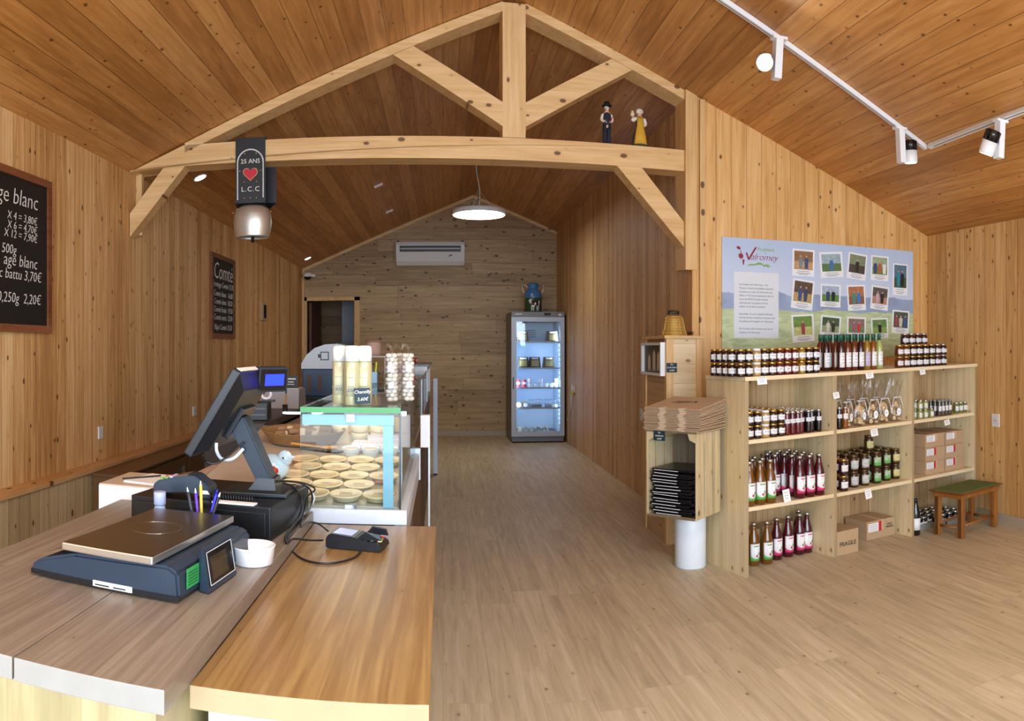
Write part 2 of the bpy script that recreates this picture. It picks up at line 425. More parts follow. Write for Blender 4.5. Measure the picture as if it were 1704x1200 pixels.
# small room beyond the doorway
M_dim = mat('dim_plaster', '#6b5a4c', 0.9)
b = MB()
b.box((XL - 0.1, YF + 2.6, 0), (0.2, YF + 2.7, 2.6)); b.box((0.1, YF + TW, 0), (0.2, YF + 2.6, 2.6)); b.box((XL - 0.2, YF + TW, 0), (XL - 0.1, YF + 2.6, 2.6)); b.box((XL - 0.2, YF + TW, 2.6), (0.2, YF + 2.7, 2.7))
struct(b.build('wall_inner', wood('store_boards', 'Z', 'X', 0.19, '#8a6846', '#a07c56', '#b08c66', gw=0.03)), 'walls of the dim store room beyond the doorway', 'wall')
b = MB(); b.box((0, 0, 0), (0.04, 0.8, 2.2), bev=0.004)
d = b.build('door_1', mat('dark_door', '#6e3d24', 0.5)); d.location = (DX0 + 0.04, YF + 0.16, 0.01); struct(d, 'dark brown door standing open in the far doorway', 'door')
b = MB(); b.box((0.04, 0.66, 1.0), (0.05, 0.70, 1.2)); b.tube([(0.05, 0.68, 1.1), (0.09, 0.68, 1.1), (0.09, 0.58, 1.1)], 0.009); b.build('handle', M_steel, d)
b = MB(); b.box((-1.99, YF + 1.5, 0), (-1.64, YF + 1.9, 1.55), bev=0.01)
ob = b.build('storage_cabinet', mat('cream_cabinet', '#b9b7ad', 0.6)); tag(ob, 'pale drawer cabinet seen through the far doorway', 'cabinet')
for k in range(4):
    b = MB(); b.box((-1.97, YF + 1.485, 0.35 + 0.3 * k), (-1.66, YF + 1.5, 0.62 + 0.3 * k)); dr = b.build('drawer', mat('cream_cabinet', '#b9b7ad'), ob)
    b = MB(); b.box((-1.87, YF + 1.475, 0.5 + 0.3 * k), (-1.76, YF + 1.485, 0.52 + 0.3 * k)); b.build('handle', M_black, dr)
b = MB(); b.box((-1.99, YF + 2.35, 1.56), (-1.6, YF + 2.6, 2.4), bev=0.01); tag(b.build('wall_cupboard', mat('pale_cupboard', '#dfe4e4', 0.5)), 'pale tall cupboard at the back of the store room', 'cupboard')
# storage rack with a lit device
rk = thing('storage_rack', 'dark rack with a small blue light, right edge of the far doorway', 'rack', (0, 0, 0))
for z in (0.9, 1.25, 1.62):
    b = MB(); b.box((-1.62, YF + 1.5, z), (-1.1, YF + 1.9, z + 0.03)); b.build('shelf', M_grey, rk)
for x in (-1.62, -1.13):
    b = MB(); b.box((x, YF + 1.5, 0), (x + 0.03, YF + 1.53, 1.65)); b.build('upright', M_grey, rk)
b = MB(); b.box((-1.56, YF + 1.56, 1.282), (-1.35, YF + 1.8, 1.5), bev=0.01); o = b.build('network_box', M_black); tag(o, 'black box with a blue light on the store room rack', 'box')
b = MB(); b.ball((-1.47, YF + 1.548, 1.42), 0.022, 2); b.build('indicator_light', mat('blue_led', '#2a38ff', emit='#3040ff', es=6), o)

# ================================================================== ROOF TRUSS
TYAW = 0.054; TY = 5.378
TM = Matrix.Translation((0, TY, 0)) @ Matrix.Rotation(TYAW, 4, 'Z')
TI = TM.inverted()
def tp(px, py):
    """photo point on the truss front plane, in truss coordinates (x, z)"""
    s, c, t = ray(px, py); nx, ny = -math.sin(TYAW), math.cos(TYAW)
    r = (TY * ny) / (nx * s + ny * c); v = TI @ Vector((s * r, c * r, CZ + t * r)); return v.x, v.z
truss = thing('roof_truss', 'exposed pale timber roof truss spanning the shop', 'roof truss', (0, TY, 0), TYAW)
tx0, tx1 = XL + 0.005, XR - 0.0
def tl(poly, name, y0=0.0, th=0.19, m=W_beam):
    b = MB(); b.prism([(x, y0, z) for x, z in poly], (0, th, 0)); return b.build(name, m, truss)
def rz_t(x): # roof height at truss x
    return roofz((TM @ Vector((x, 0.1, 0))).x)
BZ0, BZ1 = 2.778, 2.940
xa = RX + (RZ - 0 - BZ1) / RM
tl([(tx0, BZ0), (tx1 - 0.06, BZ0), (tx1 - 0.06, BZ1), (RX - (RZ - BZ1) / RM + 0.02, BZ1 - 0.008), (tx0, rz_t(tx0) - 0.005)], 'tie_beam')
kx0, kx1 = tp(836.5, 120)[0], tp(875, 120)[0]
tl([(kx0, BZ1 + 0.001), (kx1, BZ1 + 0.001), (kx1, rz_t(kx1) - 0.01), (kx0, rz_t(kx0) - 0.01)], 'king_post', m=W_beamv)
for sgn, xe in ((-1, RX - (RZ - BZ1) / RM + 0.03), (1, tx1 - 0.06)):
    xs = kx0 if sgn < 0 else kx1
    tl([(xe, rz_t(xe) - 0.075), (xs, rz_t(xs) - 0.075), (xs, rz_t(xs) - 0.004), (xe, rz_t(xe) - 0.004)], 'rafter')
a1, a2, a3, a4 = tp(654, 79), tp(688, 63.6), (kx0, tp(838, 170)[1]), (kx0, tp(838, 210)[1])
a1 = (a1[0], rz_t(a1[0]) - 0.078); a2 = (a2[0], rz_t(a2[0]) - 0.078)
tl([a1, a4, a3, a2], 'strut', 0.0, 0.15)
a1, a2, a3, a4 = (kx1, tp(874.5, 170.6)[1]), tp(1018, 83.6), tp(1052, 102.6), (kx1, tp(874.5, 210.8)[1])
a2 = (a2[0], rz_t(a2[0]) - 0.078); a3 = (a3[0], rz_t(a3[0]) - 0.078)
tl([a4, a3, a2, a1], 'strut', 0.0, 0.15)
lx = tx0
a = [tp(208, 356), tp(272, 279), tp(308, 278), tp(208, 395)]
tl([(lx, a[0][1]), (a[1][0], BZ0 - 0.001), (a[2][0], BZ0 - 0.001), (lx, a[3][1])], 'brace', 0.0, 0.13)
a = [tp(1027, 277), tp(1068, 280), tp(1145, 370), tp(1145, 411.6)]; rx_ = tx1 - 0.062
tl([(a[0][0], BZ0 - 0.001), (a[1][0], BZ0 - 0.001), (rx_, a[2][1]), (rx_, a[3][1])], 'brace', 0.0, 0.13)
tl([(tx0, 2.3), (tx0 + .05, 2.3), (tx0 + .05, BZ0 - 0.002), (tx0, BZ0 - 0.002)], 'wall_post', 0.135, 0.05, W_beamv)
tl([(tx1 - 0.06, 2.02), (tx1 + 0.035, 2.02), (tx1 + 0.035, rz_t(tx1 + 0.035) - 0.005), (tx1 - 0.06, rz_t(tx1 - 0.06) - 0.005)], 'wall_post', -0.03, 0.09, W_beamv)
tl([(tx1 - 0.06, 2.03), (tx1 - 0.02, 2.03), (tx1 - 0.02, rz_t(tx1) - 0.02), (tx1 - 0.06, rz_t(tx1 - 0.06) - 0.02)], 'wall_post', 0.06, 0.13, W_beamv)


# ================================================================== SHELF UNIT AND ITS GOODS
SA = 0.2164; SM = Matrix.Translation((1.81, 4.25, 0)) @ Matrix.Rotation(SA, 4, 'Z'); SI = SM.inverted()
UP = [0.0, 0.748, 1.536, 2.33]; SD = 0.45
def ztop(u): return 1.237 + 0.0235 * u
def zs1(u): return 0.846 + 0.018 * u
def zs2(u): return 0.43 + 0.0 * u
def U(px, v=0.0):
    """shelf coordinate along the front for a photo column at depth v"""
    s, c, t = ray(px, 600); n = (-math.sin(SA), math.cos(SA)); dd = -math.sin(SA) * 1.81 + math.cos(SA) * 4.25 + v
    r = dd / (n[0] * s + n[1] * c); return (SI @ Vector((s * r, c * r, 0))).x
def SP(u, v, z): return SM @ Vector((u, v, z))
unit = thing('shelf_unit', 'pale pine shelf unit of three bays against the panelled wall', 'shelf', (1.81, 4.25, 0), SA)
for i, u in enumerate(UP):
    th = 0.026
    u0 = {0: 0.0, 3: u - th}.get(i, u - th / 2)
    b = MB(); b.box((u0, 0, 0), (u0 + th, SD, ztop(u) - 0.026), bev=0.0015); b.build('upright', W_shelfs, unit)
b = MB(); b.hexa([(-0.004, -0.006, ztop(0) - 0.025), (2.334, -0.006, ztop(2.33) - 0.025), (2.334, SD, ztop(2.33) - 0.025), (-0.004, SD, ztop(0) - 0.025),
                  (-0.004, -0.006, ztop(0)), (2.334, -0.006, ztop(2.33)), (2.334, SD, ztop(2.33)), (-0.004, SD, ztop(0))]); b.build('top_board', W_shelfh, unit)
for i in range(3):
    ua = (0.026 if i == 0 else UP[i] + 0.013) + 0.0005; ub = (UP[i + 1] - (0.026 if i == 2 else 0.013)) - 0.0005
    for fz in (zs1, zs2):
        b = MB(); b.hexa([(ua, 0.004, fz(ua) - 0.025), (ub, 0.004, fz(ub) - 0.025), (ub, SD - 0.02, fz(ub) - 0.025), (ua, SD - 0.02, fz(ua) - 0.025),
                          (ua, 0.004, fz(ua)), (ub, 0.004, fz(ub)), (ub, SD - 0.02, fz(ub)), (ua, SD - 0.02, fz(ua))]); b.build('shelf', W_shelfh, unit)
    um = ua + (ub - ua) * .42
    b = MB(); b.box((ua, SD - 0.018, 0.0), (um, SD - 0.002, ztop(ua) - 0.03)); b.build('back_panel', wood('tan_back', 'X', 'Z', .1, '#9f7d54', '#b9966a', '#cbab7f', gw=.03, knots=1, tone=.3), unit)
    b = MB(); b.box((um + .002, SD - 0.018, 0.0), (ub, SD - 0.002, ztop(ua) - 0.03)); b.build('back_panel', wood('tan_back', 'X', 'Z', .1, '#9f7d54', '#b9966a', '#cbab7f'), unit)

JC = {'dark': '#241016', 'black': '#0d0a0f', 'brown': '#2c1a10', 'red': '#5c0f18', 'wine': '#33100f', 'amber': '#602a10', 'honey': '#ad8a50', 'cream': '#d8cfbd', 'green': '#6d7a3c',
      'darkhoney': '#3a220e', 'gold': '#94701c', 'orange': '#84480f', 'juice': '#6f4412', 'cherry': '#4a0a16', 'palegreen': '#a5ad62', 'pepper': '#4b4238'}
def jmat(k): return mat('content_' + k, JC[k], 0.15, var=0.25, scale=25, coat=0.4)
PR = {}
FA = -PI / 2   # labels face the front of the shelf
def jar(kind, content, r, h, lidm=None, labelm=None, lz=(0.22, 0.62), hw=1.15, band=None, logo=False, name='jam_jar', cat='jar'):
    key = ('jar', kind)
    if key in PR: return PR[key]
    lh = min(0.014, h * 0.16); rl = r * 0.9
    b = MB(); b.lathe([(r * 0.86, 0), (r * 0.98, 0.004), (r, h * 0.1), (r, h * 0.66), (r * 0.96, h * 0.76), (rl * 0.9, h - lh - 0.002), (rl * 0.9, h - lh)], 18)
    root = b.build(name, jmat(content)); tag(root, 'x', cat)
    b = MB(); b.lathe([(rl, h - lh), (rl, h - 0.002), (rl * 0.95, h)], 18); l = b.build('lid', lidm or M_gold, root)
    b = MB(); b.arcpatch(r + 0.0004, h * lz[0], h * lz[1], FA - hw, FA + hw, 9)
    ms = [labelm or M_paper]
    if band:
        b.mi = 1; b.arcpatch(r + 0.0011, h * lz[0], h * (lz[0] + (lz[1] - lz[0]) * 0.35), FA - hw, FA + hw, 9); ms.append(band)
    b.mi = len(ms); ms.append(M_greyink if not logo else M_ink)
    if logo:
        b.arcpatch(r + 0.0012, h * (lz[0] + 0.12), h * (lz[1] - 0.08), FA - 0.35, FA - 0.25, 2); b.arcpatch(r + 0.0012, h * (lz[0] + 0.2), h * (lz[1] - 0.12), FA - 0.05, FA + 0.12, 2)
    else:
        for q in (0.45, 0.62): b.arcpatch(r + 0.0012, h * (lz[0] + (lz[1] - lz[0]) * q), h * (lz[0] + (lz[1] - lz[0]) * q) + 0.0018, FA - hw * 0.6, FA + hw * 0.6, 5)
    b.build('paper_label', ms, root)
    PR[key] = Proto(root); return PR[key]
M_greencap = mat('green_capsule', '#0f5a45', 0.3)
M_pink = mat('label_pink', '#d83a78', 0.6); M_green = mat('label_green', '#5fae54', 0.6); M_lilac = mat('label_lilac', '#c9bede', 0.7)
def bottle(kind, content, r, h, capm, labelm=M_paper, band=None, lz=(0.12, 0.52), cap=0.05, name='juice_bottle', syrup=False):
    key = ('bottle', kind)
    if key in PR: return PR[key]
    b = MB()
    if syrup: prof = [(r * 0.9, 0), (r, 0.005), (r, h * 0.62), (r * 0.85, h * 0.7), (r * 0.42, h * 0.8), (r * 0.38, h * 0.84)]
    else: prof = [(r * 0.9, 0), (r, 0.005), (r, h * 0.52), (r * 0.9, h * 0.62), (r * 0.55, h * 0.78), (r * 0.42, h * 0.88), (r * 0.45, h * 0.94)]
    b.lathe(prof, 18); root = b.build(name, jmat(content)); tag(root, 'x', 'bottle')
    b = MB()
    if syrup: b.lathe([(r * 0.45, h * 0.82), (r * 0.45, h * 0.99), (r * 0.4, h)], 14)
    else: b.lathe([(r * 0.5, h * 0.935), (r * 0.52, h * 0.985), (r * 0.46, h)], 16)
    b.build('cap', capm, root)
    b = MB(); hw = 1.1; ms = [labelm]
    b.arcpatch(r + 0.0004, h * lz[0], h * lz[1], FA - hw, FA + hw, 9)
    if band:
        ms += [band, M_red, M_green, mat('label_lines', '#8fb8a4', 0.7)]
        b.mi = 1; z0 = h * lz[0]; z1 = h * lz[1]; n = 8
        # curved colour field along the foot of the label
        for k in range(n):
            a = FA - hw + 2 * hw * k / n; q = abs((k + 0.5) / n - 0.5) * 2
            b.arcpatch(r + 0.0012, z0, z0 + (z1 - z0) * (0.13 + 0.2 * q * q), a, a + 2 * hw / n, 1)
        b.mi = 2; b.arcpatch(r + 0.0018, z0 + (z1 - z0) * 0.24, z0 + (z1 - z0) * 0.36, FA - 0.08, FA + 0.22, 3)
        b.mi = 3; b.arcpatch(r + 0.0018, z0 + (z1 - z0) * 0.33, z0 + (z1 - z0) * 0.5, FA + 0.32, FA + 0.58, 3)
        b.mi = 1; b.arcpatch(r + 0.0018, z0 + (z1 - z0) * 0.84, z0 + (z1 - z0) * 0.9, FA - 0.45, FA + 0.4, 4)
        b.mi = 4
        for k in range(8):
            a0 = k / 8 * 2 * PI; c = math.cos(a0); s_ = math.sin(a0)
            b.arcpatch(r + 0.0016, z0 + (z1 - z0) * (0.55 + 0.15 * s_), z0 + (z1 - z0) * (0.58 + 0.15 * s_), FA - 0.1 + 0.42 * c, FA + 0.0 + 0.42 * c, 1)
    else:
        ms += [M_greyink]; b.mi = 1
        for q in (0.3, 0.5, 0.72): b.arcpatch(r + 0.0012, h * (lz[0] + (lz[1] - lz[0]) * q), h * (lz[0] + (lz[1] - lz[0]) * q) + 0.003, FA - 0.5, FA + 0.45, 4)
    b.build('paper_label', ms, root)
    PR[key] = Proto(root); return PR[key]
def put(p, u, v, z, label, group, da=0.0):
    """stand a jar on the shelf; it is turned a little as hands leave it"""
    return p.put(SP(u, v, z + 0.0006), SA + da + random.uniform(-0.12, 0.12), label, group)
E_ = 0.0
# --- top board, left part: two layers of small jars
jd = jar('dark', 'dark', .0285, .084); jb = jar('brown', 'brown', .0285, .084); jh = jar('honeyw', 'honey', .0295, .086, M_white)
jr = jar('red', 'red', .0285, .084, logo=True); ja = jar('amber', 'gold', .0285, .084); jk = jar('black', 'black', .0285, .084, logo=True)
seq = [(1232, jd, 'dark'), (1247, jd, 'dark'), (1263, jh, 'honey-coloured white-lidded'), (1280, jb, 'brown'), (1296, jb, 'brown'), (1311, jr, 'deep red'), (1327, jr, 'deep red'), (1342, jr, 'deep red'), (1357, ja, 'golden'), (1373, jk, 'black'), (1389, jk, 'black')]
base = U(1232, 0.04)
for k, (px, p, cn) in enumerate(seq):
    u = base + 0.0612 * k
    for t in range(2):
        put(p, u, 0.04, ztop(u) + 0.0865 * t, f'{cn} jam jar, {ORD[k]} from left in front row, {("lower", "upper")[t]} layer on shelf top', 'small jam jars on the shelf top')
        if k >= 5: put(jr if k < 8 else jk, u - 0.004, 0.104, ztop(u) + 0.0865 * t, f'{"deep red" if k < 8 else "black"} jam jar, {("lower", "upper")[t]} layer, behind {ORD[k]} front jar on shelf top', 'small jam jars on the shelf top')
for k in range(4):
    for t in range(2):
        put(jd, base - 0.018, 0.106 + 0.066 * k, ztop(0) + 0.0865 * t, f'dark jam jar at left edge of shelf top, {ORD[k + 1]} row back, {("lower", "upper")[t]} layer', 'small jam jars on the shelf top', -0.3)
# --- syrup bottles with green capsules
syr = [('amber', bottle('s_amber', 'amber', .0275, .256, M_greencap, syrup=True, lz=(.1, .5), name='syrup_bottle')), ('dark red', bottle('s_dark', 'wine', .0275, .256, M_greencap, syrup=True, lz=(.1, .5), name='syrup_bottle')),
       ('golden', bottle('s_gold', 'gold', .0275, .256, M_greencap, M_lilac, syrup=True, lz=(.1, .5), name='syrup_bottle')), ('orange', bottle('s_or', 'orange', .0275, .256, M_greencap, syrup=True, lz=(.1, .5), name='syrup_bottle')),
       ('pale green', bottle('s_pg', 'palegreen', .0275, .256, M_greencap, syrup=True, lz=(.1, .5), name='syrup_bottle'))]
order = [1, 0, 0, 1, 2, 3, 4]; sb = U(1399, 0.07)
for row in range(4):
    for k in range(8 if row else 7):
        i = order[k] if row == 0 else (0, 1, 0, 0, 1, 2, 0, 2)[(k + row) % 8]
        u = sb + 0.0635 * (k - (1 if row else 0)) + (.008 if row else 0); v = 0.07 + 0.062 * row + (.03 if row and k < 1 else 0)
        if row == 3 and k == 0: continue
        put(syr[i][1], u, v, ztop(u), f'{syr[i][0]} green-capped syrup bottle, {ORD[k]} from left in {("front", "second", "third", "back")[row]} row on shelf top', 'green-capped syrup bottles on the shelf top')
# --- right part of the top
jw = jar('wine2', 'wine', .0335, .083, mat('dull_lid', '#b3aea6', 0.3, 0.9), lz=(.2, .56)); jam2 = jar('amber2', 'amber', .0335, .083, lz=(.2, .6)); jk2 = jar('black2', 'black', .0335, .083, lz=(.2, .6))
seq = [(jam2, 'amber'), (jam2, 'amber'), (jk2, 'black'), (jk2, 'black'), (jk2, 'black'), (jk2, 'black'), (jw, 'dark red'), (jw, 'dark red')]
base2 = U(1496, 0.09)
for k, (p, cn) in enumerate(seq):
    u = base2 + 0.074 * k
    for t in range(2):
        put(p, u, 0.09, ztop(u) + 0.086 * t, f'{cn} jar right of syrup bottles, {ORD[k]} from left in front row, {("lower", "middle")[t]} layer', 'larger jam jars right on the shelf top')
    if 2 <= k <= 6:
        for t in range(3 if k < 6 else 2):
            put(jw, u - 0.004, 0.165, ztop(u) + 0.086 * t, f'dark red jar right of syrup bottles, {("lower", "middle", "topmost")[t]} layer, behind {ORD[k]} front jar', 'larger jam jars right on the shelf top')

# --- upper shelf, left bay
base3 = max(U(1245, 0.045), .0605)
kinds = [(jd, 'dark'), (jd, 'dark'), (jh, 'honey-coloured white-lidded'), (jb, 'brown'), (jb, 'brown')]
for k, (p, cn) in enumerate(kinds):
    u = base3 + 0.0625 * k
    for row in range(6):
        for t in range(2):
            put(p, u, 0.045 + 0.0635 * row, zs1(u) + 0.0865 * t, f'{cn} jar, left bay upper shelf, {ORD[k]} column, {ORD[row]} row back, {("lower", "upper")[t]} layer', 'small jars on the upper shelf of the left bay')
tr = jar('tallred', 'red', .0215, .148, M_silverlid, lz=(.5, .68), hw=1.3); tk = jar('tallblack', 'black', .0215, .148, M_silverlid, lz=(.5, .68), hw=1.3); to = jar('tallorange', 'orange', .0215, .148, M_silverlid, lz=(.45, .7), hw=1.3)
base4 = base3 + 0.0625 * 4 + 0.0555
for k in range(7):
    p, cn = (tr, 'red') if k < 4 else (tk, 'blackish')
    u = base4 + 0.0455 * k
    for row in range(7):
        put(p, u, 0.05 + 0.052 * row + (0.02 if k in (3, 5) else 0), zs1(u), f'tall slim {cn} jelly jar, left bay upper shelf, {ORD[k]} tall column, {ORD[row]} row back', 'tall slim jelly jars on the upper shelf')
# --- upper shelf, middle bay: two tall jars and bags of biscuits
u = U(1398, 0.03); put(tk, u + .004, 0.045, zs1(u), 'tall slim dark jar beside the orange jar, at the left of the middle bay', 'tall slim jelly jars on the upper shelf')
u = U(1405, 0.03) + .012; put(to, u, 0.035, zs1(u), 'tall slim orange jar at the left of the middle bay, beside the bags of biscuits', 'tall slim jelly jars on the upper shelf')
M_cookie = mat('biscuit', '#efc795', 0.85, var=0.3, scale=60); M_film = glassy('clear_film', (1, 1, 1), refl=0.04, rough=0.12, dens=0.03, fres=.45)
def biscuit_bag(seed):
    rnd = random.Random(seed)
    root = thing('biscuit_bag', 'x', 'bag'); root.scale = (.97, .97, 1.2)
    b = MB()
    for i in range(26):
        a = rnd.uniform(0, 2 * PI); zz = rnd.uniform(0.015, 0.115); rr = 0.036 * math.sqrt(rnd.random()) * (1.0 if zz < 0.09 else 0.7)
        T = Matrix.Translation((rr * math.cos(a), rr * math.sin(a), zz)) @ Matrix.Rotation(rnd.uniform(0, PI), 4, 'Z') @ Matrix.Rotation(rnd.uniform(0, PI), 4, 'X')
        b.lathe([(0.012, -0.005), (0.0165, 0), (0.012, 0.005)], 9, M=T)
    tag(b.build('biscuits', M_cookie, root), kind='stuff')
    b = MB(); prof = [(0.034, 0.0), (0.05, 0.01), (0.053, 0.05), (0.05, 0.1), (0.034, 0.13), (0.014, 0.145), (0.03, 0.17), (0.052, 0.22), (0.06, 0.245)]
    rings = []
    for r, z in prof:
        rings.append(b._v([(r * (1 + 0.16 * math.sin(5 * t * 2 * PI / 28 + seed + z * 30) + (0.22 * math.sin(9 * t * 2 * PI / 28 + seed) if z > 0.14 else 0)) * math.cos(2 * PI * t / 28), 0.8 * r * (1 + 0.2 * math.sin(7 * t * 2 * PI / 28 + seed)) * math.sin(2 * PI * t / 28), z + (0.025 * math.sin(t * 2.3 + seed) if z > 0.23 else 0)) for t in range(28)]))
    for A, B in zip(rings, rings[1:]):
        for k in range(28): b.face([A[k], A[(k + 1) % 28], B[(k + 1) % 28], B[k]])
    b.face(rings[0][::-1]); b.build('clear_wrap', M_film, root)
    b = MB(); b.lathe([(0.016, 0.141), (0.017, 0.146), (0.016, 0.151)], 12)
    for s_ in (-1, 1): b.tube([(0, -0.016, 0.146), (0.03 * s_, -0.03, 0.15), (0.045 * s_, -0.035, 0.11), (0.055 * s_, -0.03, 0.08)], 0.0025, 5)
    b.build('white_ribbon', M_white, root)
    b = MB(); b.lathe([(0.019, 0), (0.019, 0.0012)], 20, M=Matrix.Translation((0, -0.052, 0.06)) @ Matrix.Rotation(PI / 2, 4, 'X') @ Matrix.Diagonal((1, 1.25, 1, 1)))
    b.mi = 1; b.box((-0.010, -0.0555, 0.058), (0.010, -0.0545, 0.060)); b.box((-0.008, -0.0555, 0.064), (0.008, -0.0545, 0.066))
    b.build('paper_label', [M_paper, M_greyink], root)
    return Proto(root)
bb = [biscuit_bag(1), biscuit_bag(2)]
for k, px in enumerate((1422, 1442, 1465, 1481, 1496)):
    u = .748 + .013 + .148 + .1325 * k; v = 0.075 + (0.02 if k in (3, 4) else 0)
    bb[k % 2].put(SP(u, v, zs1(u) + .001), SA + random.uniform(-.3, .3), f'clear ribboned biscuit bag, {ORD[k]} from left in front row of middle bay', 'bags of biscuits in the middle bay')
for k, px in enumerate((1415, 1437, 1457, 1477)):
    u = .95 + .135 * k
    bb[(k + 1) % 2].put(SP(u, 0.225, zs1(u) + .001), SA + random.uniform(-.5, .5), f'clear ribboned biscuit bag, {ORD[k]} from left in back row of middle bay', 'bags of biscuits in the middle bay')
# --- upper shelf, right bay: small spice jars and tubes
sp = jar('spice', 'palegreen', .02, .068, M_silverlid, lz=(.15, .6), name='spice_jar'); sg = jar('spiceg', 'green', .025, .085, M_silverlid, lz=(.2, .65), name='spice_jar'); sk = jar('spicet', 'pepper', .0185, .125, mat('clear_cap', '#8d8a84', 0.2), lz=(.3, .62), name='spice_tube')
for k, px in enumerate((1530, 1539, 1549)):
    for row in range(3):
        for t in range(2 if k < 2 else 1):
            u = U(px, .05) + .006; put(sp, u, .05 + .048 * row + (.045 * (t == 1)) * 0, zs1(u) + 0.07 * t, f'pale green spice jar, right bay, {ORD[k]} column, {ORD[row]} row back, {("lower", "upper")[t]} layer', 'small spice jars in the right bay')
for k in range(4):
    for row in range(3):
        u = U(1563, .06) + .043 * k - .006; put(sk, u, .055 + .045 * row, zs1(u), f'slim clear peppercorn tube, right bay, {ORD[k]} from left, {ORD[row]} row back', 'slim pepper tubes in the right bay')
for k in range(3):
    u = U(1594, .08) + .058 * k; put(sg, u, .1, zs1(u), f'dark green spice jar right of pepper tubes, {ORD[k]} from left', 'dark green spice jars in the right bay')

# --- lower shelf, left bay: litre bottles of juice
ba = bottle('juice', 'juice', .039, .275, M_silverlid, band=M_green); bc = bottle('cherry', 'cherry', .039, .275, M_silverlid, band=M_pink)
uA = U(1259, .05)
for k in range(3):
    for row in range(4):
        u = 0.069 + 0.0815 * k; v = .055 + .084 * row
        put(ba, u, v, zs2(u), f'amber juice bottle with green label, lower shelf, {ORD[k]} column, {ORD[row]} row back', 'amber juice bottles on the lower shelf')
uB = U(1331, .05)
for k in range(3):
    for row in range(5):
        u = uB + 0.085 * k; v = .055 + .081 * row
        if v > .4: continue
        put(bc, u, v, zs2(u), f'dark red juice bottle with pink label, lower shelf, {ORD[k]} column, {ORD[row]} row back', 'dark red juice bottles on the lower shelf')
for row in (2, 3):
    put(bc, uB - 0.083, .055 + .081 * row, zs2(.3), f'dark red juice bottle, left edge of red group, lower shelf, {ORD[row]} row back', 'dark red juice bottles on the lower shelf')
# floor row
for k, (px, py, kind) in enumerate(((1254, 943, 0), (1276, 940, 0), (1292, 933, 1), (1311, 928, 1), (1330, 924, 1), (1347, 920, 1))):
    q = at_z(px, py, 0); s = math.hypot(q.x, q.y); q = Vector((q.x * (s + .039) / s, q.y * (s + .039) / s, 0.0006))
    lq = SI @ q; q = SP(min(lq.x, .688), lq.y, .0006)
    (bc if kind else ba).put(q, SA + random.uniform(-.1, .1) - .1, f'{("amber apple", "dark red")[kind]} juice bottle on floor under left bay, {ORD[k]} from left', 'juice bottles on the floor')
bc.put(SP(.69, .325, .0006), SA, 'dark red juice bottle on floor behind the rightmost front bottle', 'juice bottles on the floor')
ba.put(SP(.068, .13, .0006), SA, 'amber juice bottle on floor, half hidden by the left upright', 'juice bottles on the floor')

# --- cardboard boxes
M_boxtape = mat('printed_tape', '#b58d7c', 0.4)
def carton(name, label, size, M, group=None, ad=True, words=None, wordpos=None, wm=None, red=False, tape=True, wsize=0.03):
    sx, sy, sz = size
    root = thing(name, label, 'box', M.translation, M.to_euler().z, group)
    b = MB(); b.box((0, 0, 0), (sx, sy, sz), bev=0.002); b.build('carton', M_card, root)
    if tape:
        b = MB(); b.box((sx * .5 - .025, -.0012, sz * .45), (sx * .5 + .025, -.0002, sz)); b.box((sx * .5 - .025, -.0012, sz), (sx * .5 + .025, sy, sz + .0008)); b.build('tape', M_tape, root)
    if ad:
        b = MB(); b.box((.015, -.0018, sz * .42), (.015 + sx * .42, -.0006, sz * .88))
        b.mi = 1
        for q in range(4): b.box((.022, -.0022, sz * (.48 + .1 * q)), (.015 + sx * .33, -.0018, sz * (.48 + .1 * q) + .003))
        ms = [M_paper, M_greyink]
        if red:
            b.mi = 2; b.box((.015 + sx * .36, -.0024, sz * .4), (.015 + sx * .46, -.0018, sz * .95)); ms.append(M_red)
        b.build('address_label', ms, root)
    if words: text(words, wsize, M_ink, root, Matrix.Translation((wordpos[0], -0.0008, wordpos[1])) @ Matrix.Rotation(PI / 2, 4, 'X'), name='printed_words', bold=0.0005)
    return root
def SMat(u, v, z, da=0.0): return Matrix.Translation(SP(u, v, z)) @ Matrix.Rotation(SA + da, 4, 'Z')
ub0 = U(1540, .05)
for c_ in range(2):
    for t in range(3):
        carton('cardboard_box', f'flat cardboard box in right bay, {("bottom", "middle", "top")[t]} of the {("left", "right")[c_]} stack', (.235, .3, .104), SMat(ub0 + c_ * .245, .05, zs2(2) + .0008 + t * .1055, (.01, -.012, .008)[t]), 'flat cardboard boxes in the right bay', red=(t < 2), tape=(t != 1))
carton('cardboard_box', 'brown cardboard box printed FRAGILE on the floor under the middle bay', (.2, .2, .165), SMat(UP[1] + .016, .0, .0008), ad=False, tape=False, words='FRAGILE', wordpos=(.1, .06), wsize=.042)
carton('cardboard_box', 'small brown box behind the one printed FRAGILE', (.16, .19, .24), SMat(UP[1] + .02, .22, .0008), ad=False)
carton('cardboard_box', 'wide flat brown box with white label on the floor under the middle bay', (.29, .24, .135), SMat(1.205, .16, .0008, -.03), red=True, words='HAUT\nFRAGILE', wordpos=(.235, .085), wsize=.02)
carton('cardboard_box', 'dark taped box behind the floor bottles, left one', (.3, .12, .2), SMat(.035, .3, .0008), ad=False)
carton('cardboard_box', 'dark taped box behind the floor bottles, right one', (.27, .12, .21), SMat(.36, .3, .0008, .01), ad=False)
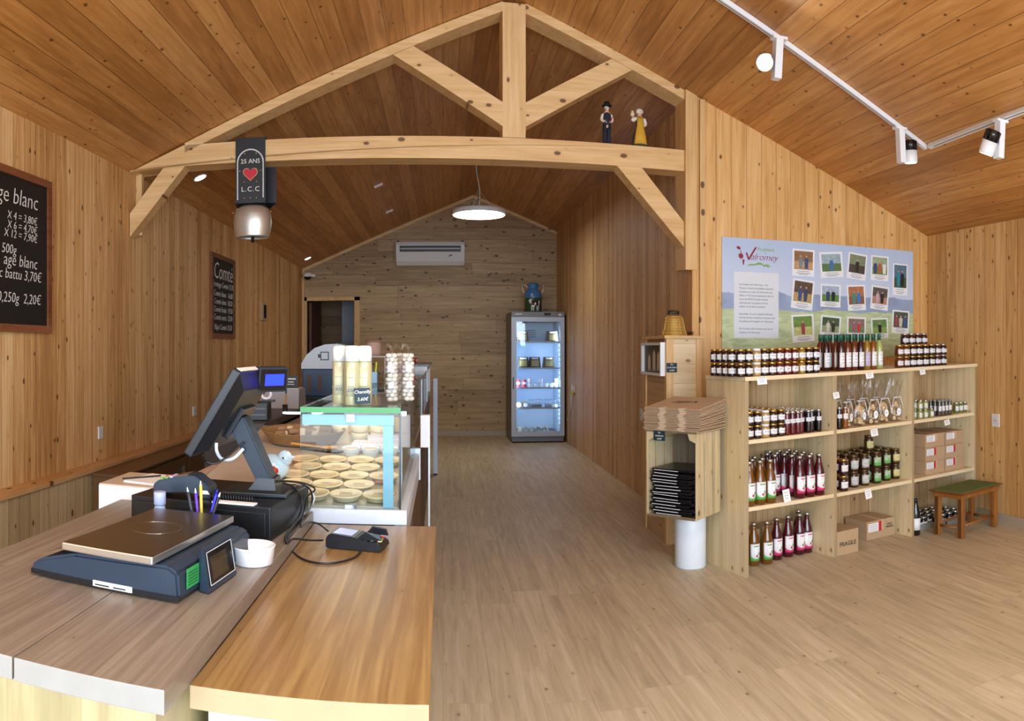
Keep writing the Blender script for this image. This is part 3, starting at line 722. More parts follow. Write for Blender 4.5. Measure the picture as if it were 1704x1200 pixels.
# trays of jars on the floor of the right bay
blk = jar('tray', 'black', .032, .09, M_silverlid, name='preserve_jar')
def tray(label, u, v, z, w, d, nx, ny, tall):
    root = thing('cardboard_tray', label, 'tray', SP(u, v, z), SA)
    b = MB(); t = .004; h = .05
    b.box((0, 0, 0), (w, d, .004)); b.box((0, 0, .004), (w, t, h)); b.box((0, d - t, .004), (w, d, h)); b.box((0, t, .004), (t, d - t, h)); b.box((w - t, t, .004), (w, d - t, h))
    b.build('tray_wall', mat('grey_carton', '#8d8880', 0.8), root)
    b = MB(); b.lathe([(.011, 0), (.011, .001)], 14, M=Matrix.Translation((w * .3, -.0002, .025)) @ Matrix.Rotation(PI / 2, 4, 'X')); b.build('hand_hole', M_black, root)
    for i in range(nx):
        for j in range(ny):
            uu = u + .04 + (w - .08) * (i / max(1, nx - 1)); vv = v + .04 + (d - .08) * (j / max(1, ny - 1))
            put(blk, uu, vv, z + .004, f'dark preserve jar in {tall}, {ORD[i]} from left, {ORD[j]} row back', 'dark jars in floor trays')
tray('grey cardboard tray of dark jars on the floor by the upright of the right bay', UP[2] + .025, .07, .0008, .26, .33, 4, 4, 'left floor tray')
tray('grey cardboard tray of dark jars on the floor behind the stool', UP[2] + .30, .02, .0008, .4, .33, 5, 4, 'tray behind stool')
b = MB(); b.lathe([(.033, 0), (.036, .004), (.036, .17), (.018, .23), (.015, .27)], 16); o = b.build('wine_bottle', jmat('black')); o.location = SP(UP[2] + .056, .025, .0006); tag(o, 'dark bottle with a white label on the floor by the right bay upright', 'bottle')
b = MB(); b.arcpatch(.0365, .04, .13, FA - 1, FA + 1, 8); b.build('paper_label', M_paper, o)
b = MB(); b.lathe([(.0165, .245), (.0165, .272), (.014, .275)], 14); b.build('cap', M_black, o)

# --- lower shelf, middle bay: honey jars
M_scene = mat('picture_label', '#a9c4a0', 0.6, var=0.5, scale=60); M_cow = mat('cow_label', '#d6d8c8', 0.6, var=0.7, scale=90); M_yel = mat('yellow_label', '#d8cf8d', 0.6)
hj = {'cow': jar('h_cow', 'darkhoney', .0365, .113, mat('dark_lid', '#6a5636', .3, .8), M_cow, lz=(.15, .68), name='honey_jar'), 'field': jar('h_field', 'darkhoney', .0365, .113, mat('dark_lid', '#6a5636'), M_scene, band=M_green, lz=(.15, .68), name='honey_jar'),
      'white': jar('h_white', 'wine', .0335, .105, M_gold, lz=(.2, .62), name='honey_jar'), 'yellow': jar('h_yel', 'darkhoney', .0365, .113, mat('dark_lid', '#6a5636'), M_yel, lz=(.2, .65), name='honey_jar')}
cols = [('white', U(1402, .04) + .012, .045), ('cow', U(1420, .1), .1), ('cow', U(1438, .1), .1), ('field', U(1458, .1), .1), ('field', U(1474, .13), .13), ('yellow', U(1493, .12), .13)]
for k, (kd, u, v0) in enumerate(cols):
    ln = {'white': 'white', 'cow': 'cow-picture', 'field': 'green landscape', 'yellow': 'yellow'}[kd]
    for row in range(4):
        v = v0 + .078 * row; u = min(max(u, .806), 1.478)
        if v > .39: continue
        for t in range(2):
            put(hj[kd], u - (0.0 if row == 0 else .0), v, zs2(u) + .1145 * t, f'{ln} label honey jar, middle bay, {ORD[k]} column, {ORD[row]} row back, {("lower", "upper")[t]} layer', 'honey jars in the middle bay')
u = cols[3][1]
put(hj['yellow'], u, .1 + .078 * 1, zs2(u) + .229, 'single honey jar on top of the middle bay stack, under the price card', 'honey jars in the middle bay')

# --- price cards on the shelf edges
def price_card(px, py, w, h, tilt, label, v=-.008, words=None, stand=False):
    u = U(px, v)
    p = SP(u, v, 0); r = math.hypot(p.x, p.y); z = CZ + (YH - py) / F * r
    root = thing('price_card', label, 'price card', (p.x, p.y, z), SA, 'white price cards on the shelf edges')
    b = MB(); M = Matrix.Rotation(tilt, 4, 'Y') @ Matrix.Rotation(-.15, 4, 'X'); b.box((-w / 2, -.0006, -h / 2), (w / 2, .0006, h / 2), M=M); b.build('card', M_paper, root)
    b = MB()
    for i, q in enumerate((.25, .0, -.22)): b.box((-w * (.36 - .05 * i), -.0012, h * q), (w * (.34 - .06 * i), -.0007, h * q + .0025), M=M)
    b.build('small_print', M_greyink, root); return root
cw = .075
price_card(1268, 633, cw, .052, -.05, 'white price card hanging from the top board over the left bay')
price_card(1447, 624, cw * 1., .05, -.12, 'white price card hanging from the top board over the middle bay')
price_card(1535, 618, .06, .05, -.1, 'white price card hanging from the top board over the right bay')
price_card(1391.5, 658, .055, .043, -.1, 'small white price card on the upright beside the biscuit bags', -.006)
price_card(1455, 720, .07, .05, -.08, 'white price card under the biscuit bags')
price_card(1576, 703, .065, .042, -.15, 'white price card above the cardboard boxes')
price_card(1445, 822, .062, .066, -.12, 'white price card under the honey jars')
price_card(1309, 825, .055, .08, -.1, 'white price card propped between amber and red juice bottles', -.01)

# ================================================================== STOOL
sp0 = at_z(1598, 897, 0); SMt = Matrix.Translation((3.545, 4.285, 0)) @ Matrix.Rotation(.27, 4, 'Z')
M_oak = wood('stained_wood', 'X', 'Z', .5, '#74431a', '#8f5826', '#a87036', gw=.001, knots=0, rough=.35, tone=.1)
st = thing('stool', 'low wooden stool with a green padded top before the right bay', 'stool', (3.545, 4.285, 0), .27)
sw, sd, sh = .50, .26, .345
for x in (0, sw - .045):
    for y in (0, sd - .045):
        b = MB(); b.box((x, y, 0), (x + .045, y + .045, sh - .045), bev=.008); b.build('leg', M_oak, st)
b = MB(); b.box((-.005, -.005, sh - .05), (sw + .005, sd + .005, sh - .018), bev=.004); b.build('seat_frame', M_oak, st)
b = MB(); o_ = .035
b.hexa([(-o_ * .3, -o_ * .3, sh - .02), (sw + o_ * .3, -o_ * .3, sh - .02), (sw + o_ * .3, sd + o_ * .3, sh - .02), (-o_ * .3, sd + o_ * .3, sh - .02), (-o_, -o_, sh - .004), (sw + o_, -o_, sh - .004), (sw + o_, sd + o_, sh - .004), (-o_, sd + o_, sh - .004)]); b.build('rim', M_oak, st)
b = MB(); b.box((-.005, -.008, sh - .0045), (sw + .005, sd + .008, sh + .004), bev=.003); b.build('green_pad', mat('green_felt', '#5a6a34', .9, var=.15, scale=150), st)
for a, c in (((.045, .0225, .09), (sw - .045, .0225, .09)), ((.045, sd - .0225, .09), (sw - .045, sd - .0225, .09)), ((.0225, .045, .075), (.0225, sd - .045, .075)), ((sw - .0225, .045, .075), (sw - .0225, sd - .045, .075))):
    b = MB(); b.tube([a, c], .0105, 8); b.build('stretcher', M_oak, st)

# ================================================================== PHOTO PANEL
PY = YP - 0.012
def pz(px, py): q = at_y(px, py, PY); return q.x, q.z
def zp(zx, zy): return pz(1180 + zx / 4.484, 380 + zy / 4.484)
px0, px1, pzt, pzb = 2.127, 3.945, 2.288, 1.35
t = NT('landscape_print'); s = t.sep(t.coord()); X, Z = s[0], s[2]
nz = t.noise(t.coord(), 3.2, 4, .6); nf = t.noise(t.comb(t.math('MULTIPLY', X, 2.0), 0.0, t.math('MULTIPLY', Z, 7.0)), 1.6, 5, .6)
zz = t.math('ADD', Z, t.math('MULTIPLY', t.math('SUBTRACT', nz, .5), .12))
sky = t.ramp(t.math('ADD', t.math('MULTIPLY', t.math('SUBTRACT', Z, 1.8), 1.2), t.math('MULTIPLY', nz, .3)), [(.1, '#d5dff2'), (.7, '#b9cdea')])
fld = t.ramp(nf, [(.35, '#9fb58c'), (.48, '#cdd9a9'), (.56, '#b4c596'), (.68, '#dfe4bd')])
hill = t.ramp(nz, [(.3, '#8793b8'), (.6, '#9fb3cf')])
m1 = t.math('LESS_THAN', zz, 1.86); m2 = t.math('LESS_THAN', zz, 1.73)
t.put(t.b.inputs['Base Color'], t.mix(m2, t.mix(m1, sky, hill), fld)); t.b.inputs['Roughness'].default_value = .28
MATS['land'] = t.m
panel = thing('photo_panel', 'large landscape photo panel with polaroid prints on the spruce wall', 'panel', (0, 0, 0))
b = MB(); b.box((px0, PY, pzb), (px1, YP - .001, pzt)); b.build('board', MATS['land'], panel)
def flat(poly, m, name, dy=.001, parent=None):
    b = MB(); b.prism([(x, PY - dy, z) for x, z in poly], (0, -.0006, 0)); return b.build(name, m, parent or panel)
PT = lambda x, z, dy: frame((x, PY - dy, z), (1, 0, 0), (0, 0, 1))
# text sheet
x0, z1 = zp(184, 322); x1, z0 = zp(517, 820)
b = MB(); b.box((x0, PY - .004, z0), (x1, PY - .0005, z1)); sheet = b.build('text_sheet', mat('pale_sheet', '#e2e7ec', .4, var=.01), panel)
body = ["La fruitière du Valromey, c'est", "l'histoire d'une formidable aventure", "humaine au cœur du Valromey qui", "fédère 14 fermes implantées dans la", "zone de l'AOP Comté, toutes", "animées par la passion de leur", "métier et de leur territoire.", "", "Ensemble, ils ont souhaité valoriser", "le fruit de leur travail et renouer avec", "la tradition fromagère du Valromey.", "", "De l'audace des hommes est née la", "fruitière du Valromey."]
text('\n'.join(body), .0205, mat('blue_grey_ink', '#5d6f78', .8), sheet, PT(x0 + .045, z1 - .105, .0045), ax='LEFT', line=1.42)
# logo
M_wine = mat('logo_wine', '#8e1f35', .5); M_lg = mat('logo_green', '#7fae4a', .5)
x, z = zp(408, 240); text('alromey', .078, M_wine, panel, PT(x, z, .001), name='logo_lettering', shear=.4, bold=-.0008, spacing=.93)
x, z = zp(425, 172); text('Fruitière', .042, M_lg, panel, PT(x, z, .001), name='logo_lettering')
x, z = zp(422, 192); text('du', .018, M_lg, panel, PT(x, z, .001), name='logo_lettering')
flat([zp(*q) for q in ((282, 280), (300, 268), (330, 266), (345, 275))], M_lg, 'logo_hill')
flat([zp(*q) for q in ((332, 278), (350, 262), (372, 254), (395, 262), (412, 280), (385, 272), (360, 272))], M_lg, 'logo_hill')
flat([zp(*q) for q in ((398, 285), (415, 270), (438, 272), (465, 288), (440, 284), (448, 300), (430, 285))], M_lg, 'logo_hill')
for pl in (((202, 135), (222, 133), (236, 148), (228, 160), (210, 152)), ((220, 190), (245, 186), (256, 205), (250, 224), (232, 226), (220, 210)), ((248, 232), (264, 234), (262, 252), (258, 278), (250, 262)), ((232, 168), (238, 166), (240, 184), (234, 186)), ((272, 182), (284, 180), (296, 218), (342, 142), (356, 138), (352, 150), (300, 236), (290, 236))):
    flat([zp(*q) for q in pl], M_wine, 'logo_mark')
def circ(cx, cz, r, n=10, sx=1): return [(cx + r * sx * math.cos(2 * PI * k / n), cz + r * math.sin(2 * PI * k / n)) for k in range(n)]
pols = [(703, 257, 165, 200, 1, '#8d6a44', '#c49a6b', ('#7d8a8c', '#39507f'), 'two people before a wooden wall'), (912, 272, 170, 190, -5, '#9cb7bd', '#5b7a4a', ('#4a70b0',), 'a person with a blue top outdoors'),
        (1103, 285, 140, 195, 6, '#7c8a6a', '#4b443a', ('#2c2622',), 'a dark-clothed person with cattle'), (1272, 298, 130, 185, 1, '#9dae8a', '#708a3e', ('#3d4a78', '#b0644a', '#e6e6ea'), 'a group in a meadow'),
        (1425, 383, 108, 235, 1, '#59758a', '#3f5233', ('#2e8aa6', '#1d1d22'), 'two people standing, one in turquoise'), (698, 494, 160, 220, 6, '#5a4632', '#bb9b62', ('#38507e', '#2f4368'), 'two people in blue overalls by cows'),
        (905, 503, 150, 170, 1, '#a9bcd0', '#5e8840', ('#2d3d6a', '#1a1c22'), 'two people around a pale cow'), (1098, 518, 135, 190, -4, '#b0744c', '#8c5a3b', ('#3f8d7c', '#3f7ec8'), 'people in green and blue'),
        (1272, 520, 130, 175, 5, '#5d564c', '#b88a72', ('#c7a6b0', '#22222a'), 'people in a barn'), (700, 745, 165, 205, -4, '#6f9140', '#c6c87e', ('#a03a48',), 'a person in red kneeling in grass'),
        (905, 735, 150, 165, 4, '#3f5a35', '#9cab7c', ('#d9d4c6', '#2f2c2a'), 'a person with calf under trees'), (1098, 740, 140, 155, 1, '#8c7468', '#6d8e52', ('#a65f7c', '#d13a4a'), 'people in pink and red'),
        (1272, 745, 125, 150, -3, '#6a8a4a', '#8fae5a', ('#1d1a18',), 'a dark figure in a green field'), (1428, 698, 125, 170, 3, '#4b5a46', '#40583a', ('#a3484c', '#cfc8b8', '#3f5a88'), 'a cheering group')]
for i, (cx, cy, w_, h_, rot, ct, cb, ppl, desc) in enumerate(pols):
    xa, za = zp(cx, cy); xl, _ = zp(cx - w_ / 2, cy); xr, _ = zp(cx + w_ / 2, cy); _, zt_ = zp(cx, cy - h_ / 2); _, zb_ = zp(cx, cy + h_ / 2)
    W_, H_ = xr - xl, zt_ - zb_; R = Matrix.Translation((xa, PY, (zt_ + zb_) / 2)) @ Matrix.Rotation(math.radians(rot), 4, 'Y')
    b = MB(); b.box((-W_ / 2, -.0035, -H_ / 2), (W_ / 2, -.0008, H_ / 2), M=R); pr = b.build('polaroid_print', M_paper, panel); pr['label'] = f'white-bordered print of {desc}'
    b = MB(); m_ = W_ * .08; zlo = -H_ / 2 + H_ * .24; zhi = H_ / 2 - m_; xw = W_ / 2 - m_
    zm = zlo + (zhi - zlo) * .45
    b.box((-xw, -.0042, zm), (xw, -.0036, zhi), M=R); b.mi = 1; b.box((-xw, -.0042, zlo), (xw, -.0036, zm), M=R)
    n_ = len(ppl)
    for k, pc in enumerate(ppl):
        px_ = (k - (n_ - 1) / 2) * xw * .62; b.mi = 2 + k; ph = (zhi - zlo)
        poly = [(px_ - .014, zlo + ph * .05), (px_ + .014, zlo + ph * .05), (px_ + .019, zlo + ph * .55), (px_ + .009, zlo + ph * .64), (px_ - .009, zlo + ph * .64), (px_ - .019, zlo + ph * .55)]
        b.prism([(x_, -.0043, z_) for x_, z_ in poly], (0, -.0004, 0), M=R)
        b.mi = 2 + n_; b.prism([(x_, -.0043, z_) for x_, z_ in circ(px_, zlo + ph * .72, .008)], (0, -.0004, 0), M=R)
    b.build('picture', [mat(f'pic_a{i}', ct, .5, var=.5, scale=45), mat(f'pic_b{i}', cb, .5, var=.5, scale=60)] + [mat('pic_p' + pc, pc, .5, var=.2) for pc in ppl] + [mat('pic_skin', '#c99f86', .5)], pr)
    b = MB()
    for q, hw_ in ((.17, .62), (.1, .75), (.05, .5)): b.box((-xw * hw_, -.004, -H_ / 2 + H_ * q), (xw * hw_, -.0036, -H_ / 2 + H_ * q + .004), M=R)
    b.build('caption', M_greyink, pr)
# ================================================================== FRONT COUNTER
M_lam = wood('grey_oak_laminate', 'X', 'Y', .9, '#6a5e53', '#827569', '#998d80', gw=.0005, knots=.25, rough=.38, grain=.3, bump=.15, tone=.1)
M_lamedge = mat('laminate_edge', '#95938f', .5, var=.1, scale=25)
M_slab = wood('oiled_oak', 'X', 'Y', .19, '#6d4f2c', '#8c6b3e', '#a98a59', gw=.003, knots=.3, rough=.3, grain=.55, bump=.1, groove='#8a5a2c', tone=.25)
M_slabend = mat('oak_end', '#ab9674', .6, var=.12, scale=14)
M_spr = wood('whitened_spruce', 'X', 'Z', .14, '#978860', '#b0a176', '#c0b28c', gw=.02, knots=.9, knotcol='#8f7448', groove='#a8936a', tone=.15)
def slab(o, a, c, edge, name='board'):
    b = MB(); b.box(a, c, bev=.0015); x = b.build(name, [M_lam if edge is M_lamedge else M_slab, edge], o)
    for p in x.data.polygons:
        if abs(p.normal.z) < .5 and abs(p.normal.y) > .5: p.material_index = 1
    return x
cb = thing('counter_base', 'pale spruce-clad base of the near counter', 'counter base')
b = MB(); b.box((-1.02, 1.07, 0), (-.43, 2.28, .861)); b.build('cladding', M_spr, cb)
wt = thing('worktop', 'grey-brown wood-effect worktop under the scale and the till', 'worktop')
slab(wt, (-1.05, 1.03, .862), (-.6655, 2.3, .9), M_lamedge, 'worktop_board'); slab(wt, (-.662, 1.03, .862), (-.4005, 2.3, .9), M_lamedge, 'worktop_board')
w2 = thing('oak_worktop', 'warm oiled oak worktop holding the small card terminal', 'worktop')
slab(w2, (-.3995, 1.14, .824), (-.021, 2.3, .862), M_slabend, 'oak_slab')
wb = thing('white_cabinet', 'white cabinet with slanted cream slats under the oak worktop', 'cabinet')
b = MB(); b.box((-.4, 1.24, 0), (-.06, 2.28, .8235)); b.build('carcass', M_white, wb)
b = MB()
for k in range(9): b.prism([(-.37 + .0 * k, 1.2385, .74 - .07 * k), (-.09, 1.2385, .81 - .07 * k), (-.09, 1.2385, .78 - .07 * k), (-.37, 1.2385, .71 - .07 * k)], (0, -.006, 0))
b.build('slatted_front', mat('cream_slat', '#ded6bd', .6), wb)

# --- shop scale
M_sc = mat('scale_grey', '#283647', .42, var=.08)
scl = thing('weighing_scale', 'dark grey shop scale with a steel weighing plate on the worktop', 'scale', (-.688, 1.408, .9), -.12)
b = MB(); pr_ = [(-.185, .006), (-.19, .022), (-.165, .04), (-.07, .066), (.155, .072), (.178, .06), (.182, .006)]
b.prism([(x, 0, z) for x, z in pr_], (0, .385, 0)); 
bmesh.ops.bevel(b.bm, geom=[e for e in b.bm.edges], offset=.006, segments=2, affect='EDGES')
b.build('housing', M_sc, scl)
b = MB(); b.box((-.186, .004, .0055), (.1825, -.0012, .016)); b.build('lower_trim', M_black, scl)
b = MB()
for x in (-.15, .15):
    for y in (.05, .34): b.lathe([(.014, .0005), (.014, .008)], 12, M=Matrix.Translation((x, y, 0)))
b.build('foot', M_black, scl)
b = MB(); b.box((-.02, .06, .07), (.1, .3, .08)); b.build('plate_support', M_black, scl)
b = MB(); b.box((-.0875, -.02, .0755), (.1325, .395, .0925), bev=.003); k_ = b.build('weighing_plate', [mat('plate_steel', '#8f8a82', .3, 1.0, var=.04, scale=20), mat('bright_steel', '#dcdcda', .25, .9)], scl)
for p in k_.data.polygons:
    if abs(p.normal.z) < .6: p.material_index = 1
b = MB(); b.hexa([(-.172, .02, .043), (-.09, .015, .0712), (-.09, .37, .0712), (-.172, .365, .043), (-.172, .02, .046), (-.09, .015, .0742), (-.09, .37, .0742), (-.172, .365, .046)]); b.build('steel_apron', M_chrome, scl)
b = MB(); b.lathe([(.06, .0926), (.06, .0929), (.0585, .0929), (.0585, .0926)], 32, M=Matrix.Translation((.02, .2, 0)), cap=False); b.build('plate_ring', M_steel, scl)
b = MB(); b.hexa([(.186, .085, .004), (.21, .078, .004), (.21, .225, .004), (.186, .225, .004), (.184, .085, .09), (.195, .078, .094), (.195, .225, .094), (.184, .225, .09)]); hd = b.build('display_head', M_sc, scl)
FD = frame((.2105, .08, .006), (0, 1, 0), (-.167, 0, 1.0)) @ Matrix.Diagonal((.69, .93, 1, 1))
def onface(M, x0, y0, x1, y1, d, m, name, parent):
    b = MB(); b.box((x0, y0, 0), (x1, y1, d), M=M); return b.build(name, m, parent)
onface(FD, .01, .008, .2, .085, .0012, M_blackg, 'display_panel', hd)
b = MB()
for a in (((.012, .01, .0012), (.198, .012, .002)), ((.012, .082, .0012), (.198, .084, .002)), ((.012, .01, .0012), (.014, .084, .002)), ((.196, .01, .0012), (.198, .084, .002))): b.box(*a, M=FD)
b.build('display_border', mat('pale_line', '#c7ccd2', .4), hd)
onface(FD, .035, .02, .15, .07, .0022, mat('lcd_glass', '#3a3024', .08), 'display_screen', hd)
b = MB(); b.box((.183, .03, .022), (.1842, .085, .062)); b.mi = 1
for q in range(5): b.box((.184, .036, .028 + .006 * q), (.1848, .078, .03 + .006 * q))
lb_ = b.build('green_sticker', [mat('sticker_green', '#2f9a4f', .6), mat('sticker_ink', '#185a2c', .7)], scl); lb_['label'] = 'green inspection sticker'
b = MB(); b.box((-.02, -.0022, .007), (.075, -.0012, .019)); b.mi = 1; b.box((-.015, -.0026, .0095), (.02, -.002, .0125)); b.box((.03, -.0026, .0095), (.06, -.002, .0125)); b.build('type_plate', [M_paper, M_ink], scl)
# --- bowl
b = MB(); b.lathe([(.044, 0), (.048, .003), (.052, .04), (.0535, .043), (.0505, .043), (.0475, .04), (.044, .008), (0.001, .007)], 40, cap=False)
b.bm.faces.new([v for v in b.bm.verts][:40][::-1])
o = b.build('bowl', mat('white_porcelain', '#eef0f4', .15, var=.01, coat=.4)); o.location = (-.442, 1.712, .9005); tag(o, 'small white porcelain coin bowl beside the scale', 'bowl')
# --- card terminal on the oak
M_dk = mat('terminal_black', '#14171d', .35, var=.1)
ct = thing('card_terminal', 'black handheld card terminal lying on the oak worktop', 'card terminal', (-.318, 2.015, .8622), -.2)
b = MB(); pf = [(0, .002), (0, .03), (.012, .042), (.085, .036), (.095, .03), (.15, .022), (.158, .012), (.156, .002)]
b.prism([(x, 0, z) for x, z in pf], (0, .085, 0)); bmesh.ops.bevel(b.bm, geom=list(b.bm.edges), offset=.003, segments=2, affect='EDGES'); b.build('casing', M_dk, ct)
b = MB(); b.prism([(.09, .004, .03), (.115, .004, .052), (.15, .012, .045), (.155, .012, .03)], (0, .004, 0)); b.prism([(.09, .075, .03), (.112, .075, .052), (.15, .075, .044), (.156, .075, .03)], (0, .006, 0)); b.prism([(.11, .07, .05), (.15, .07, .044), (.15, .081, .044), (.11, .081, .05)], (0, 0, .003)); b.build('privacy_shield', M_dk, ct)
TS = frame((.016, .01, .0418), (.0, 1, 0), (-.99, 0, .08)); 
b = MB(); b.hexa([(.018, .012, .0416), (.072, .012, .0375), (.072, .073, .0375), (.018, .073, .0416), (.018, .012, .0424), (.072, .012, .0383), (.072, .073, .0383), (.018, .073, .0424)]); b.build('screen', mat('lilac_screen', '#8f9fd0', .15, emit='#7f92cc', es=.25), ct)
for (x, y, m_) in ((.142, .02, M_yel), (.14, .036, M_green), (.138, .052, M_red)):
    b = MB(); b.box((x, y, .024), (x + .01, y + .011, .0285)); b.build('key', m_, ct)
b = MB()
for i in range(3):
    for j in range(4): b.box((.1 + .012 * i, .015 + .014 * j, .0295 - .0015 * i), (.108 + .012 * i, .025 + .014 * j, .0325 - .0015 * i))
b.build('keypad', M_grey, ct)
def smooth(pts, n=8):
    P_ = [Vector(p) for p in pts]; out = []
    for i in range(len(P_) - 1):
        p0, p1, p2, p3 = P_[max(i - 1, 0)], P_[i], P_[i + 1], P_[min(i + 2, len(P_) - 1)]
        for k in range(n):
            t_ = k / n; out.append(.5 * ((2 * p1) + (-p0 + p2) * t_ + (2 * p0 - 5 * p1 + 4 * p2 - p3) * t_ * t_ + (-p0 + 3 * p1 - 3 * p2 + p3) * t_ ** 3))
    out.append(P_[-1]); return out
def cable(name, pts, r, m, label, cat='cable', group=None):
    b = MB(); b.tube(smooth(pts), r, 7); o = b.build(name, m); tag(o, label, cat, group); return o
zo = .8655
cable('cable', [at_z(600, 919, zo), at_z(585, 930, zo), at_z(545, 938, zo), at_z(505, 931, zo), at_z(482, 912, zo), at_z(478, 898, .906), at_z(490, 880, .91), at_z(507, 858, .95), at_r(519, 838, 2.25), at_r(516, 815, 2.22), at_r(495, 803, 2.2), at_r(462, 801, 2.16)], .0028, M_black, 'black cable looping in front of the card terminal on the oak worktop')
cable('cable', [at_z(537, 899, .885), at_z(515, 899, .9), at_z(488, 897, .91), at_z(478, 905, .905), at_z(476, 890, .912), at_r(496, 862, 2.15), at_r(503, 835, 2.2), at_r(490, 812, 2.18), at_r(470, 803, 2.15)], .0028, M_black, 'black cable entering the left end of the card terminal')
cable('cable', [at_z(546, 884, .88), at_z(530, 872, .88), at_z(514, 869, .89), at_z(500, 876, .91), at_r(506, 850, 2.2), at_r(512, 826, 2.25), at_r(524, 815, 2.28), at_r(512, 806, 2.25), at_r(485, 801, 2.2), at_r(440, 800, 2.15)], .0026, M_black, 'black cable arching behind the card terminal')
cable('cable', [at_r(503, 860, 2.2), at_r(516, 845, 2.24), at_r(523, 828, 2.28), at_r(512, 810, 2.28), at_r(500, 806, 2.26)], .0026, mat('pale_cable', '#c7d3df', .4), 'pale grey cable among the black ones beside the cash drawer')

# --- cash drawer
dr = thing('cash_drawer', 'black steel cash drawer under the till screen', 'cash drawer', (-.861, 1.955, .9), -.115)
b = MB(); b.box((0, 0, .002), (.418, .345, .09), bev=.003); b.build('casing', mat('drawer_black', '#090b10', .4, var=.1), dr)
b = MB(); b.box((.012, -.006, .012), (.406, .002, .076), bev=.002); f_ = b.build('drawer_front', mat('drawer_black', '#0e1118'), dr)
b = MB(); b.lathe([(.009, 0), (.009, .003), (.004, .004)], 14, M=Matrix.Translation((.21, -.0062, .045)) @ Matrix.Rotation(PI / 2, 4, 'X')); b.build('lock', M_steel, f_)
# --- till: touch screen on a stand
DZt = .9905
till = thing('till_screen', 'black touch-screen till seen from behind on its slanted stand', 'till', (0, 0, 0))
b = MB(); b.box((-.62, 2.03, DZt), (-.43, 2.2, DZt + .012), bev=.003); b.build('stand_base', M_dk, till)
b = MB(); b.hexa([(-.55, 2.075, DZt + .012), (-.47, 2.075, DZt + .012), (-.47, 2.16, DZt + .012), (-.55, 2.16, DZt + .012), (-.525, 2.08, DZt + .045), (-.475, 2.08, DZt + .045), (-.475, 2.155, DZt + .045), (-.525, 2.155, DZt + .045)]); b.build('stand_foot', M_dk, till)
b = MB(); b.hexa([(-.525, 2.08, DZt + .03), (-.478, 2.08, DZt + .03), (-.478, 2.155, DZt + .03), (-.525, 2.155, DZt + .03), (-.612, 2.08, 1.185), (-.565, 2.08, 1.21), (-.565, 2.155, 1.21), (-.612, 2.155, 1.185)])
bmesh.ops.bevel(b.bm, geom=list(b.bm.edges), offset=.004, segments=2, affect='EDGES'); b.build('stand_arm', mat('slate_plastic', '#1c2836', .5), till)
dvec = Vector((.14, 0, .232)).normalized(); nv = Vector((dvec.z, 0, -dvec.x))
MS = frame((-.703, 1.95, 1.118), (0, 1, 0), dvec)   # local x = depth, y = up the screen, z = towards the back
zb_ = MS.to_3x3() @ Vector((0, 0, 1)); sg_ = 1 if zb_.dot(nv) > 0 else -1
def sbox(a, c, name, m, parent=None, bev=.0):
    b = MB(); b.box((a[0], a[1], sg_ * a[2]), (c[0], c[1], sg_ * c[2]), M=MS, bev=bev); return b.build(name, m, parent or till)
sbox((0, 0, 0), (.35, .275, .026), 'screen_bezel', M_dk, bev=.004)
sbox((.012, .012, -.001), (.338, .263, .0002), 'touch_screen', M_blackg)
b = MB(); q0 = [(.01, .008), (.34, .008), (.34, .268), (.01, .268)]; q1 = [(.04, .035), (.31, .035), (.31, .23), (.04, .23)]
b.hexa([MS @ Vector((x, y, sg_ * .026)) for x, y in q0] + [MS @ Vector((x, y, sg_ * .052)) for x, y in q1]); b.build('rear_housing', mat('rear_black', '#0f1319', .45), till)
sbox((.12, .07, .05), (.26, .17, .066), 'rear_cover', M_dk, bev=.003)
sbox((.03, .2745, .004), (.3, .2765, .02), 'top_label', M_paper)
sbox((.28, .12, .05), (.305, .15, .0535), 'rear_sticker', mat('peach_label', '#d9a98c', .6))
b = MB()
for k in range(6): b.box((.075 + .006 * abs(k - 2.5), .165 - .012 * k, sg_ * .046), (.1, .169 - .012 * k, sg_ * .0535), M=MS)
b.build('cooling_slots', M_blackg, till)
DM = frame((-.545, 2.17, 1.275), (.74, .67, 0), (.12, -.1, 1)); 
b = MB(); b.box((0, 0, -.03), (.1, .075, 0), M=DM, bev=.003); cdsp = b.build('customer_display', mat('slate_plastic', '#27323f'), till)
b = MB(); b.box((.006, .006, 0), (.094, .069, .0015), M=DM); b.build('display_glass', M_blackg, cdsp)
b = MB(); b.box((.02, .02, .0016), (.085, .055, .0022), M=DM); b.build('lit_screen', mat('blue_screen', '#1426c8', .3, emit='#2038ff', es=1.6), cdsp)
b = MB(); b.tube([(-.585, 2.25, 1.29), (-.53, 2.22, 1.3)], .008, 8); b.build('display_bracket', M_dk, till)
cable('cable', [at_r(360, 737, 2.1), at_r(361, 752, 2.1), at_r(370, 764, 2.12), at_r(388, 763, 2.13), at_r(405, 747, 2.14)], .005, mat('pale_cable', '#c7d3df'), 'thick pale cable looping under the till screen')
cable('cable', [at_r(338, 757, 2.08), at_r(343, 768, 2.1), at_r(360, 771, 2.1), at_r(385, 755, 2.12), at_r(405, 736, 2.14)], .003, M_black, 'thin black cable hanging under the till screen')
